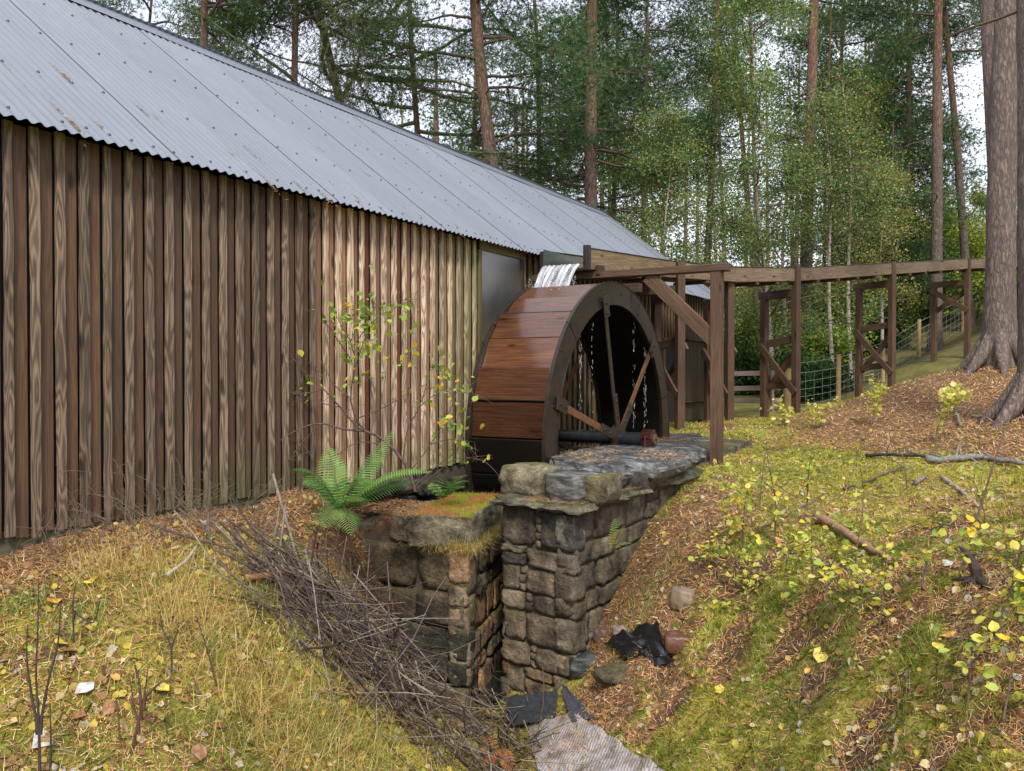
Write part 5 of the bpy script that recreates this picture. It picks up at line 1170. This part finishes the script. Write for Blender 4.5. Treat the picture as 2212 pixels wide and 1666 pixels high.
# rusty dead bracken under the fern and beside the slabs
A = Acc()
for k in range(26):
    u, v = PR.uniform(700, 850), PR.uniform(1105, 1150); p = Ps(u, v, PR.uniform(5.9, 6.15)); frond(A, p, p + PR.normal(0, .12, 3) - [0, 0, .06], .05, .05, (.12, .055, .03))
for k in range(8):
    p = Ps(PR.uniform(1040, 1110), PR.uniform(1615, 1655), 5.2); frond(A, p, p + PR.normal(0, .08, 3) - [0, 0, .03], .03, .04, (.36, .14, .05))
link('dead_bracken', A.mesh('dead_bracken'), M['leaf'], kind='stuff')

# aspen seedlings on the right bank
ASP = [(.55, .52, .09), (.42, .50, .10), (.68, .58, .13), (.28, .40, .08), (.70, .50, .05)]
def seedling(u, v, h, nl, lab, k, spread=.16, lean=0, size=.036, pal=ASP, w=None, name='seedling', cat='seedling', br=7):
    p = G(u, v); nl = int(nl * 1.5); T = empty(name, p, lab, cat, 'seedlings on the mossy ground'); B = Acc(); A = Acc(); r = np.random.default_rng(3000 + k)
    q = wob(p - [0, 0, .02], (lean + r.normal(0, .1), r.normal(0, .1), 1), h, 10, 0, .07, r); B.add(*tube(q, np.linspace(.005 + .003 * h, .0015, 11), 5), (.15, .10, .07)); t = [q[3:]]
    for i in range(br):
        t2 = wob(q[r.integers(2, 10)], r.normal(0, 1, 3) * [1, 1, .4] + [0, 0, .5], spread * r.uniform(.6, 1.6), 5, 0, .15, r); B.add(*tube(t2, np.linspace(.003, .001, 6), 4), (.10, .07, .05)); t.append(t2[1:])
    link('stem', B.mesh('stem', True), M['twig'], T)
    if nl:
        pt = np.concatenate(t); C = pt[r.integers(0, len(pt), nl)] + r.normal(0, .03, (nl, 3)) + [0, 0, .01]; rleaf(A, C, size, pal, w, r, tilt=.7); link('leaves', A.mesh('leaves'), M['leaf'], T, kind='stuff')
W_ = [.34, .26, .18, .12, .10]
for k, (u, v, h, nl, sp, lab) in enumerate((
    (1605, 1195, .62, 85, .22, 'leafy seedling nearest the slate slabs, pale green leaves'),
    (1672, 1180, .85, 40, .2, 'tall thin dark-stemmed seedling with sparse leaves in mid bank'),
    (1552, 1265, .42, 60, .2, 'low yellow seedling above the highest cobble'),
    (1612, 1330, .38, 75, .24, 'dense low yellow seedling right of the highest cobble'),
    (1700, 1330, .45, 46, .2, 'seedling with scattered yellow leaves in the middle of the bank'),
    (1760, 1260, .5, 34, .2, 'yellow-leaved seedling below the peeled log'),
    (1895, 1380, .62, 80, .24, 'two-stemmed seedling with a dense tuft of lime leaves, centre right of bank'),
    (1850, 1225, .55, 36, .2, 'seedling standing over the lower end of the peeled log'),
    (1800, 1330, .38, 45, .22, 'low seedling with rows of lemon leaves beside the lime tuft'),
    (2150, 1390, .75, 46, .22, 'tall seedling near the right side, limp green leaves'),
    (2085, 1545, .4, 40, .2, 'yellow seedling under the forked pale twig'),
    (2165, 1570, .55, 60, .22, 'leafy seedling in the lower right corner'),
    (1735, 1130, .6, 30, .16, 'slim seedling at the top edge of the bank by the peeled log'),
    (1990, 1270, .42, 22, .16, 'sparse seedling beside the dark rotten stump'),
    (2130, 1140, .35, 20, .15, 'small seedling at the right edge of the flat moss'))): seedling(u, v, h, nl, lab, k, sp, size=.036, w=W_)
for k, (u, v, h, nl, lab) in enumerate((
    (2018, 958, .68, 130, 'bright yellow seedling before the needle slope'),
    (1882, 925, .6, 110, 'pale yellow bushy seedling on the moss in front of the third trestle'),
    (1770, 925, .35, 60, 'low pale seedling on the moss in front of the second trestle'),
    (1690, 925, .3, 50, 'whitish low seedling at the foot of the second trestle'))): seedling(u, v, h, nl, lab, 40 + k, .2, size=.055, pal=[(.62, .56, .14), (.5, .5, .14), (.68, .62, .25)])
for k, (u, v, h, lean, lab) in enumerate((
    (2068, 1243, 1.15, .2, 'long bare leaning stem on the right of the bank'), (1960, 1060, .5, 0, 'short bare stem on the flat moss beside the dark fallen branch'),
    (1640, 1090, .55, .1, 'bare brown stem with withered leaves at the top of the bank'), (1850, 1010, .45, -.1, 'bare forked twig on the yellow moss behind the log'))): seedling(u, v, h, 0, lab, 60 + k, .12, lean, name='dead_stem', cat='twig')
# dark bare shoots in the left foreground
def shoots(pls, s, lab, k, r0=.007, col=(.05, .035, .03)):
    b = G(*pls[0][0]); s_ = float((b - C0) @ CF) if s is None else s; T = empty('dead_stem', b, lab, 'twig', 'bare shoots in the foreground'); 
    for pl in pls:
        q = smooth(pix(pl, s_), 16); q[0] = q[0] - [0, 0, .05]; B = Acc(); B.add(*tube(q, np.linspace(r0, .0018, 16), 6), col)
        for i in range(2, 15): B.add(*tube([q[i], q[i] + PR.normal(0, .006, 3)], [.003, .001], 4), col)
        link('shoot', B.mesh('shoot', True), M['twig'], T)
shoots([[(86, 1690), (84, 1560), (78, 1460), (82, 1350), (84, 1250)], [(80, 1560), (68, 1500), (58, 1420), (60, 1350)], [(88, 1560), (105, 1470), (125, 1390), (131, 1300)], [(108, 1680), (110, 1600), (108, 1520)]], None, 'tall black many-stemmed shoot at the bottom left', 1)
shoots([[(283, 1632), (296, 1570), (312, 1500), (320, 1440)], [(305, 1530), (300, 1470), (290, 1430)], [(310, 1510), (340, 1480), (360, 1470)], [(300, 1560), (290, 1530), (282, 1470)]], None, 'forked reddish-brown dead plant left of centre foreground', 2, .008, (.10, .045, .03))
shoots([[(470, 1492), (455, 1430), (440, 1380), (425, 1335)]], None, 'single slim leaning shoot in the straw-coloured grass', 3, .005)
shoots([[(370, 1470), (370, 1400), (352, 1360), (345, 1312)], [(370, 1400), (385, 1360)]], None, 'bare Y-shaped shoot in the grass', 4, .005)
shoots([[(260, 1612), (255, 1540), (250, 1510)]], None, 'short brown stalk with a dried seed head', 5, .006, (.12, .06, .04))
shoots([[(160, 1400), (158, 1300), (165, 1260)], [(158, 1320), (200, 1345), (215, 1300)]], None, 'low twiggy shoot below the plinth', 6, .005)
# logs and sticks on the right
def stick(pts, r0, lab, col, name='stick', lift=.02, tw=0):
    P = np.array([G(*p) for p in pts]) + [0, 0, lift + r0 * .7]; q = smooth(P, 18); q += PR.normal(0, r0 * .25, q.shape); B = Acc()
    B.add(*tube(q, np.linspace(r0, r0 * .55, 18), 8, True), col)
    for _ in range(tw): t2 = wob(q[PR.integers(3, 17)], PR.normal(0, 1, 3) * [1, 1, .4] + [0, 0, .3], PR.uniform(.15, .5), 6, 0, .15, PR); B.add(*tube(t2, np.linspace(r0 * .4, .002, 7), 5), col)
    sock(link(name, B.mesh(name, True), M['twig']), lab, 'branch' if name != 'log' else 'log')
stick([(1767, 1129), (1850, 1180), (1924, 1230)], .032, 'peeled orange-brown log lying aslant on the bank', (.30, .17, .10), 'log')
stick([(1870, 989), (1980, 992), (2060, 997)], .020, 'long black fallen branch on the flat moss', (.05, .04, .035), tw=3)
stick([(2000, 1003), (2070, 1000), (2115, 996), (2150, 1002), (2212, 1014)], .035, 'grey lichened fallen branch at the right edge', (.19, .18, .16), tw=6)
stick([(2033, 1039), (2075, 1068), (2113, 1106)], .020, 'short pale barkless stick on the right', (.33, .27, .21))
stick([(1823, 1065), (1890, 1040), (1955, 1015)], .014, 'dark crooked twig between log and fallen branch', (.09, .06, .05), tw=2)
stick([(1978, 1052), (1998, 1040)], .022, 'stubby grey chunk of wood', (.2, .17, .15))
stick([(2084, 1475), (2110, 1410), (2142, 1386)], .010, 'pale forked twig near the lower right', (.38, .27, .17), tw=2)
stick([(1937, 1600), (1925, 1690)], .012, 'smooth tan stick at the bottom of the picture', (.40, .27, .16))
stick([(1640, 1150), (1700, 1120), (1780, 1075)], .010, 'thin brown stick across the top of the bank', (.14, .09, .06), tw=2)
stick([(1745, 1470), (1735, 1500), (1750, 1545)], .012, 'small dark forked root on the mossy slope', (.08, .05, .04), tw=3)
stick([(2100, 905), (2212, 912)], .020, 'grey stick at the foot of the nearest pine', (.26, .21, .17))
stick([(2075, 925), (2060, 880)], .02, 'broken stick standing in the needles', (.2, .16, .13))
b = G(2110, 1262); B = Acc(); q = wob(b - [0, 0, .03], (.1, 0, 1), .24, 7, 0, .15, PR); B.add(*tube(q, [.05, .034, .028, .03, .022, .018, .012, .003], 9), (.035, .022, .018))
for _ in range(4): B.add(*tube([b + [0, 0, .03], b + [*PR.normal(0, .07, 2), .0]], [.02, .006], 6), (.035, .022, .018))
o = link('stump', B.mesh('stump'), M['twig']); sock(o, 'small black rotten stump among the needles on the right', 'stump')
# brushwood heap in front of the pier
def band(t, off): u = 560 + (1110 - 560) * t + off * .75; v = 1215 + (1690 - 1215) * t - off * .6; return u, v
TW = [(.065, .045, .04), (.045, .03, .028), (.12, .09, .075), (.10, .06, .04), (.24, .20, .165)]
A = Acc(); dirs = []
for k in range(600):
    t = PR.uniform(.02, 1.0); off = PR.normal(4, 36 + 22 * t); c = G(*band(t, off)); e = G(*band(min(t + .06, 1.05), off)); d = unit(e - c)
    lift = abs(PR.normal(0, .07)) + .01; L = PR.uniform(.3, 1.3) * (.6 if PR.random() < .4 else 1)
    if k % 3 == 0: d = unit(d + PR.normal(0, .8, 3)); L *= .6
    d = unit(d + PR.normal(0, .30, 3)); q = wob(c - d * L / 2 + [0, 0, lift], d, L, 6, 0, .09, PR); gz = HG(q[:, 0], q[:, 1]) + .008; q[:, 2] = np.maximum(q[:, 2], gz)
    r0 = PR.choice([.003, .0045, .006, .009], p=[.35, .35, .2, .1]); A.add(*tube(q, np.linspace(r0, r0 * .5, 7), 5), TW[PR.integers(0, 5)])
link('brushwood', A.mesh('brushwood', True), M['twig'], kind='stuff')
for (pl, r0, col, lab) in (
    (((612, 1112), (628, 1180), (650, 1250), (700, 1300)), .011, (.24, .19, .16), 'upright grey branch sticking out of the brushwood heap'),
    (((640, 1180), (600, 1235), (580, 1275)), .008, (.20, .17, .16), 'grey branch crossing the upright one in the heap'),
    (((330, 1160), (420, 1190), (520, 1215)), .009, (.08, .05, .05), 'dark branch running towards the heap from the plinth'),
    (((530, 1275), (590, 1268), (638, 1252)), .022, (.26, .12, .06), 'short stout red-barked pine branch on top of the heap'),
    (((672, 1230), (740, 1290), (830, 1400), (930, 1500)), .009, (.22, .19, .16), 'long straight pale stick lying down the heap'),
    (((835, 1250), (850, 1340), (880, 1440), (905, 1520)), .010, (.22, .11, .05), 'orange-streaked stick leaning on the black stone of the pier'),
    (((940, 1480), (1010, 1500), (1090, 1535)), .006, (.12, .09, .085), 'thin dark twig reaching across the pier front'),
    (((360, 1270), (400, 1240), (425, 1205)), .012, (.42, .38, .30), 'bleached white stick in the straw'),
    (((450, 1190), (455, 1150)), .012, (.16, .12, .11), 'dark peg of wood standing in the needles')):
    P = np.array([G(*p) for p in pl]); P[:, 2] += .07; 
    if 'upright' in lab: P[0, 2] += .18; P[0] += [0, -.1, .05]
    if 'leaning' in lab: P[0, 2] += .35
    if 'peg' in lab: P[1] = P[0] + [0, 0, .15]
    q = smooth(P, 14); B = Acc(); B.add(*tube(q, np.linspace(r0, r0 * .6, 14), 7, True), col); sock(link('stick', B.mesh('stick', True), M['twig']), lab, 'branch')
# thin dead twigs at the wall foot
A = Acc()
for k in range(70):
    u, v = PR.uniform(20, 560), 0; v = 1190 - .17 * u + PR.uniform(-10, 50); p = G(u, v); q = wob(p, PR.normal(0, 1, 3) * [.8, .8, .3] + [0, 0, .9], PR.uniform(.15, .55), 9, -.05, .16, PR); A.add(*tube(q, np.linspace(.0035, .001, 10), 4), (.14, .11, .07))
    for _ in range(4): t2 = wob(q[PR.integers(2, 9)], PR.normal(0, 1, 3) + [0, 0, .3], PR.uniform(.08, .25), 5, -.05, .15, PR); A.add(*tube(t2, np.linspace(.002, .001, 6), 3), (.16, .12, .08))
link('dead_twigs', A.mesh('dead_twigs', True), M['twig'], kind='stuff')
# ---------------------------------------------------------------- ground cover: moss, needles, fallen leaves, grass
CV = np.random.default_rng(555)
LFOOT = [np.array([PFRONT + [.02, -.03], PFAR + [.03, 0], PLFAR, PLEFT + [0, -.03]]), np.array([RW0 + [0, -.03], RW1 + [.03, -.03], [-2.66, 9.6], [-3.4, 9.6]]), PIT]
def sample(n, smin=2.4, smax=15, k=1.5, umin=-120, umax=2360):
    u = CV.uniform(umin, umax, n); q = CV.uniform(0, 1, n); a = 1 - k; s = (smin ** a + q * (smax ** a - smin ** a)) ** (1 / a)
    X_ = C0[None, :2] + (CF[None, :2] + CR[None, :2] * ((u - 1106) / F)[:, None]) * s[:, None]; x, y = X_[:, 0], X_[:, 1]
    ok = (x > -4.72)
    for P in LFOOT: ok &= ~inpoly(x, y, P)
    return x[ok], y[ok]
cl_poly = np.array([G(1140, 1570)[:2], G(1262, 1560)[:2], G(1330, 1605)[:2], G(1480, 1690)[:2], G(1250, 1720)[:2], G(1150, 1700)[:2]])
def flat_blades(A, x, y, l0, l1, w, pal, p=None, up=.012, tilt=.2, s_ref=5):
    n = len(x); N3 = HN(x, y); z = HG(x, y) + CV.uniform(0, up, n); C = np.stack([x, y, z], -1); d = np.cross(N3, CV.normal(0, 1, (n, 3))); d /= np.linalg.norm(d, axis=1)[:, None]
    d = d + N3 * np.abs(CV.normal(0, tilt, (n, 1))); s = np.cross(d, N3); s /= np.linalg.norm(s, axis=1)[:, None]; sc = np.clip(np.hypot(x, y) / s_ref, .7, 3)[:, None]
    l = CV.uniform(l0, l1, n)[:, None] * sc ** .5; V = np.stack([C - s * w * sc, C + s * w * sc, C + d * l], 1).reshape(-1, 3)
    c = np.array(pal)[CV.choice(len(pal), n, p=p)] * CV.uniform(.7, 1.3, (n, 1)); A.add(V, np.arange(3 * n).reshape(-1, 3), np.repeat(c, 3, 0))
# moss
x, y = sample(150000, 2.3, 16, 1.35); nd_, so_, fa_ = cover(x, y); keep = CV.random(len(x)) > np.clip(nd_ * 1.0 + so_ * .6, 0, .93); x, y = x[keep], y[keep]
nm = fbm(x * 1.3, y * 1.3, 3, 61); A = Acc(); n = len(x); N3 = HN(x, y)
g1 = np.array([.34, .36, .04]); g2 = np.array([.62, .55, .085]); g3_ = np.array([.17, .29, .02])
low = np.clip((6.9 - y) / 1.0, 0, 1) * (x > -2.4)      # deeper green, damper moss low on the right bank
mixf = np.clip((nm - .4) * 4, 0, 1)[:, None]; colm = (g1 * (1 - mixf) + g2 * mixf); gl = np.clip(low * .75 + (fbm(x * 4, y * 4, 2, 71) - .55) * 2.5, 0, .85)[:, None]; colm = colm * (1 - gl) + g3_ * gl
base = np.stack([x, y, HG(x, y) - .004], -1); sc = np.clip(np.hypot(x, y) / 5, .6, 2.6)
for b in range(4):
    d = N3 + CV.normal(0, .55, (n, 3)); d /= np.linalg.norm(d, axis=1)[:, None]; s = np.cross(d, CV.normal(0, 1, (n, 3))); s /= np.linalg.norm(s, axis=1)[:, None]
    c = base + CV.normal(0, .012, (n, 3)) * [1, 1, .2]; l = (CV.uniform(.012, .034, n) * (1 + .7 * low) * sc ** .5)[:, None]; w = (.0026 * sc)[:, None]
    V = np.stack([c - s * w, c + s * w, c + d * l], 1).reshape(-1, 3); cc = np.repeat(colm * CV.uniform(.5, 1.45, (n, 1)), 3, 0).reshape(n, 3, 3); cc[:, :2] = cc[:, :2] * .4 + [.02, .012, .004]; A.add(V, np.arange(3 * n).reshape(-1, 3), cc.reshape(-1, 3))      # blade bases darkened for contrast, shade painted in, and browned; green at the tip
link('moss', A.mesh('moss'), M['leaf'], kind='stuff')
# needles and brown litter
NP = [(.55, .28, .11), (.38, .16, .06), (.62, .40, .19), (.20, .09, .045), (.72, .55, .32)]; NW = [.32, .26, .2, .14, .08]
A = Acc(); x, y = sample(330000, 2.3, 17, 1.4); nd_, so_, fa_ = cover(x, y); keep = CV.random(len(x)) < np.clip(nd_ + .24 - .14 * np.clip((y - 7) / 1.5, 0, 1) * (y < 11), .05, 1) * (1 - .5 * so_); x, y = x[keep], y[keep]
flat_blades(A, x, y, .025, .065, .0021, NP, NW, .018, .25)
link('fallen_needles', A.mesh('fallen_needles'), M['litter'], kind='stuff')
x, y = sample(5200, 2.4, 13, 1.35); A = Acc()
for a_, b_ in zip(x[:5200], y[:5200]):
    l = CV.uniform(.02, .13); th = CV.uniform(0, 6.28); e = np.array([math.cos(th), math.sin(th)]) * l; zz = HG(np.array([a_, a_ + e[0]]), np.array([b_, b_ + e[1]])) + CV.uniform(.004, .02)
    A.add(*tube([(a_, b_, zz[0]), (a_ + e[0] * .5, b_ + e[1] * .5, zz.mean() + .006), (a_ + e[0], b_ + e[1], zz[1])], [.0028, .0024, .0012], 3), [(.06, .035, .025), (.13, .08, .05), (.03, .02, .016), (.28, .2, .14)][CV.integers(0, 4)])
link('twig_litter', A.mesh('twig_litter'), M['litter'], kind='stuff')
# fallen leaves in the mass
LP = [(.58, .46, .09), (.48, .34, .12), (.34, .19, .08), (.50, .47, .40), (.66, .55, .30), (.20, .10, .05), (.45, .48, .12)]; LW = [.20, .16, .20, .10, .14, .14, .06]
x, y = sample(15000, 2.4, 14, 1.35); A = Acc(); C = np.stack([x, y, HG(x, y) + .014], -1); rleaf(A, C, .032, LP, LW, CV, HN(x, y), tilt=.6); link('fallen_leaves', A.mesh('fallen_leaves'), M['leaf'], kind='stuff')
# the largest fallen leaves, one by one
lm = []
for k in range(8):
    A = Acc(); rleaf(A, np.zeros((1, 3)), .05, [(1, 1, 1)], None, np.random.default_rng(k), tilt=.01); V = A.V[0]; V = np.c_[V[:, :2], V[:, 2] + .006 * np.sin(V[:, 0] * 90 + k) + .004 * np.cos(V[:, 1] * 120)]
    lm.append(mesh_np('fallen_leaf', V, A.F)); 
N = NT('single_leaf'); N.set(base=N.mix(1.0, N.objcol(), N.ramp(N.noise(N.coord('Object', (1, 1, 1)), 60, 3), [(.35, .6), (.6, 1.1)]), 'MULTIPLY'), rough=.5); leafm = N.m
KC = {'yellow': (.62, .48, .07), 'tan': (.50, .36, .17), 'brown': (.30, .15, .07), 'pale grey': (.55, .52, .48), 'orange': (.60, .30, .05)}
for i, (u, v, kc, sz, lab) in enumerate((
    (185, 1500, 'pale grey', 1.5, 'large silvery leaf lying on moss right of the tall black shoot'), (95, 1612, 'pale grey', 1.6, 'whitish upturned leaf at the foot of the tall black shoot'),
    (30, 1575, 'tan', 1.3, 'tan leaf in the bottom left corner'), (132, 1402, 'yellow', 1.5, 'broad yellow leaf behind the tall black shoot'),
    (150, 1420, 'brown', 1.2, 'dark brown curled leaf beside the broad yellow one'), (190, 1270, 'yellow', 1.5, 'yellow leaf where the straw grass meets the moss'),
    (115, 1312, 'orange', 1.2, 'orange leaf between two low twiggy shoots'), (310, 1322, 'tan', 1.3, 'tan leaf below the bare Y-shaped shoot'),
    (170, 1560, 'brown', 1.1, 'small brown leaf midway between the black shoot and the forked dead plant'), (345, 1500, 'yellow', 1.5, 'upright yellow leaf beside the forked reddish dead plant'),
    (250, 1480, 'orange', 1.3, 'orange leaf on the moss above the short brown stalk'), (235, 1545, 'brown', 1.4, 'red-brown leaf at the foot of the short brown stalk'),
    (430, 1640, 'brown', 1.3, 'brown leaf low in the straw grass near the bottom edge'), (520, 1430, 'tan', 1.2, 'tan leaf caught in the straw grass beside the brushwood'),
    (1445, 1400, 'pale grey', 1.1, 'pale leaf beside the wet reddish cobble'), (1500, 1470, 'orange', 1.4, 'orange leaf just below the black plastic'),
    (1555, 1500, 'yellow', 1.2, 'yellow leaf on the green moss right of the folded mesh cloth'), (1775, 1425, 'yellow', 1.6, 'big yellow leaf in the middle of the bank below the lime tuft'),
    (1746, 1462, 'orange', 1.3, 'orange leaf beside the small dark forked root'), (2028, 1410, 'yellow', 1.3, 'bright yellow leaf right of the lime tuft'),
    (2050, 1385, 'orange', 1.2, 'orange leaf by the pale forked twig'), (2118, 1610, 'yellow', 1.3, 'yellow leaf by the smooth tan stick side of the lower right corner'),
    (2048, 1230, 'pale grey', 1.2, 'pale leaf close to the long bare leaning stem'), (1690, 1375, 'tan', 1.1, 'tan leaf above the small dark forked root'))):
    p = G(u, v); nn = Vector(HN(p[0:1], p[1:2])[0] + CV.normal(0, .25, 3)).normalized(); q_ = nn.to_track_quat('Z', 'Y').to_matrix().to_4x4() @ Matrix.Rotation(CV.uniform(0, 6.28), 4, 'Z') @ Matrix.Scale(sz, 4)
    q_.translation = (p[0], p[1], p[2] + .03); sock(link('fallen_leaf', lm[i % 8], leafm, None, q_, KC[kc]), lab, 'leaf', 'large fallen leaves on the moss')
# grass: straw-coloured on the left bank, green tufts here and there
ST = [(.78, .58, .26), (.68, .48, .20), (.82, .68, .38), (.58, .35, .15), (.50, .52, .14)]
def grass(A, x, y, h0, h1, w, pal, p=None, lean=(0, 0), lay=.8, z=None):
    n = len(x); z = HG(x, y) if z is None else z; b = np.stack([x, y, z - .005], -1); az = CV.uniform(0, 2 * np.pi, n); d = np.stack([np.cos(az) + lean[0], np.sin(az) + lean[1], np.zeros(n)], -1)
    d /= np.linalg.norm(d, axis=1)[:, None]; s = np.cross(d, [0, 0, 1.0]); h = CV.uniform(h0, h1, n)[:, None]; ly = CV.uniform(.3, lay, (n, 1)); R_ = []
    for t, wf in ((0, 1), (.33, .9), (.66, .6), (1, .1)):
        p_ = b + d * h * ly * t ** 1.3 + np.array([0, 0, 1]) * h * (t * (1 - .25 * ly) - ly * .55 * t * t); R_.append(p_ - s * w * wf); R_.append(p_ + s * w * wf)
    V = np.stack(R_, 1).reshape(-1, 3); o = np.arange(n)[:, None] * 8; Fq = np.concatenate([o + np.array([2 * i, 2 * i + 1, 2 * i + 3, 2 * i + 2]) for i in range(3)])
    c = np.array(pal)[CV.choice(len(pal), n, p=p)] * CV.uniform(.75, 1.25, (n, 1)); A.add(V, Fq, np.repeat(c, 8, 0))
A = Acc()
def pts_px(n, f):
    P = [];
    for _ in range(n): u, v, = f(); P.append((u, v))
    P = np.array(P); s_ = 0
    G_ = np.array([G(*p, smax=12) for p in P[::1]]); return G_[:, 0], G_[:, 1]
def patches(centres, n, sg):
    X_, Y_ = [], []
    for (u, v, w_) in centres: c = G(u, v); X_.append(c[0] + CV.normal(0, sg * w_, n)); Y_.append(c[1] + CV.normal(0, sg * w_, n))
    x, y = np.concatenate(X_), np.concatenate(Y_); ok = x > -4.7
    for P in LFOOT: ok &= ~inpoly(x, y, P)
    return x[ok], y[ok]
x, y = patches([(380, 1250, 1), (300, 1210, 1), (470, 1330, 1), (540, 1400, 1), (600, 1480, 1.2), (640, 1560, 1.2), (560, 1540, 1.1), (700, 1600, 1), (420, 1400, .8), (500, 1450, 1), (760, 1640, .8), (200, 1240, .8), (620, 1640, 1.2), (330, 1330, .8)], 250, .15)
grass(A, x, y, .10, .32, .0015, ST, [.3, .25, .2, .12, .13], (.4, -.5), 1.0)
x, y = patches([(560, 1230, 1), (640, 1330, 1), (740, 1450, 1), (840, 1560, 1), (940, 1640, 1), (880, 1500, .8)], 150, .16); grass(A, x, y, .10, .3, .0013, ST, [.25, .25, .15, .2, .15], (.3, .3), 1.1)
x, y = sample(5000, 2.4, 8, 1.3); ok = (x < -2.2) & (y < 5.3); grass(A, x[ok], y[ok], .05, .16, .0014, ST, None, lay=.9)
GG = [(.20, .30, .05), (.28, .36, .07), (.14, .24, .05), (.42, .40, .12)]
x, y = patches([(460, 1420, .4), (150, 1350, .7), (700, 1560, .8), (650, 1600, .7), (800, 1620, .6), (560, 1300, .5), (30, 1330, .5), (500, 1600, .6)], 130, .12); grass(A, x, y, .06, .2, .0018, GG)
x, y = patches([(1380, 1350, .6), (1400, 1290, .6), (1490, 1060, .5), (1480, 1010, .4), (1650, 1420, .5), (1960, 1440, .6), (1345, 1400, .4), (1440, 1230, .6), (1950, 1510, .5), (1730, 925, 1), (1500, 960, .6)], 90, .12); grass(A, x, y, .05, .18, .0018, GG)
x, y = sample(2500, 3, 9, 1.3, 1300, 2300); grass(A, x, y, .02, .07, .0014, ST + GG)
# dead grass hanging from the pier ledge
tt = CV.uniform(-.05, 1, 1500); e_ = CV.random(1500) < .6
ex = np.where(e_, PFRONT[0] + (PFAR[0] - PFRONT[0]) * tt * .95 + .05, PFRONT[0] - .42 * tt); ey = np.where(e_, PFRONT[1] + (PFAR[1] - PFRONT[1]) * tt * .95, PFRONT[1] - .04)
grass(A, ex + CV.normal(0, .02, 1500), ey + CV.normal(0, .02, 1500), .05, .20, .0014, ST + [(.26, .30, .07)], None, (.7, -.9), 1.3, np.full(1500, ZL - .235) + CV.normal(0, .02, 1500))
link('grass', A.mesh('grass'), M['leaf'], kind='stuff')
# needles and moss on the masonry tops, litter on the cloth
A = Acc()
for _ in range(14):
    p = G(CV.uniform(1150, 1400), CV.uniform(1580, 1660)); xx = p[0] + CV.normal(0, .12, 60); yy = p[1] + CV.normal(0, .12, 60); flat_blades(A, xx, yy, .02, .05, .0018, NP, NW, .07, .3)
def top_needles(cx, cy, z, n, sx, sy, pal=((.45, .24, .10), (.55, .34, .16), (.30, .14, .06))):
    x = cx + CV.uniform(-sx, sx, n); y = cy + CV.uniform(-sy, sy, n); th = CV.uniform(0, 2 * np.pi, n); d = np.stack([np.cos(th), np.sin(th), CV.uniform(-.05, .25, n)], -1); s = np.stack([-np.sin(th), np.cos(th), 0 * th], -1)
    C = np.stack([x, y, z + CV.uniform(.0, .012, n)], -1); l = CV.uniform(.025, .06, n)[:, None]; w = .0026
    V = np.stack([C - s * w, C + s * w, C + d * l], 1).reshape(-1, 3); c = np.array(pal)[CV.integers(0, len(pal), n)] * CV.uniform(.8, 1.3, (n, 1)); A.add(V, np.arange(3 * n).reshape(-1, 3), np.repeat(c, 3, 0))
for _ in range(16):
    u, v = CV.uniform(1230, 1450), CV.uniform(963, 1000); p = Pz(u, v, .865); top_needles(p[0], p[1], .864, 95, .2, .22, ((.62, .38, .18), (.75, .55, .33), (.45, .22, .09)))
p = Pz(1430, 950, .84); top_needles(p[0], p[1], .843, 700, .3, .3)
p = Pz(1210, 1075, .64); top_needles(p[0] + .05, p[1], .638, 900, .26, .3); p = Pz(1290, 1065, .65); top_needles(p[0], p[1] + .2, .652, 900, .2, .6)
p = Pz(630, 1068, .6); top_needles(p[0], p[1], .575, 1500, .25, .25)
p = Pz(860, 1095, .52); top_needles(p[0], p[1], .515, 2500, .4, .35); p = Pz(980, 1090, .52); top_needles(p[0], p[1], .518, 500, .25, .3, NP)
link('fallen_needles', A.mesh('fallen_needles'), M['litter'], kind='stuff')
A = Acc(); n = 16000; f = CV.uniform(0, 1, n); g_ = CV.uniform(0, .47, n); P_ = np.array([*PFRONT, 0]) + dS * (f * 1.18 - .02)[:, None] - nS * (g_ - .03)[:, None]; P_[:, 2] = ZL + .012
for b in range(3):
    d = np.array([0, 0, 1.0]) + CV.normal(0, .6, (n, 3)); s = np.cross(d, CV.normal(0, 1, (n, 3))); s /= np.linalg.norm(s, axis=1)[:, None]; l = CV.uniform(.008, .026, n)[:, None]
    V = np.stack([P_ - s * .0022, P_ + s * .0022, P_ + d * l], 1).reshape(-1, 3); k = fbm(P_[:, 0] * 6, P_[:, 1] * 6, 3, 5)[:, None]; c = np.where(k > .52, [.42, .42, .06], [.50, .27, .10]) * CV.uniform(.6, 1.3, (n, 1)); A.add(V, np.arange(3 * n).reshape(-1, 3), np.repeat(c, 3, 0))
link('moss', A.mesh('moss'), M['leaf'], kind='stuff')
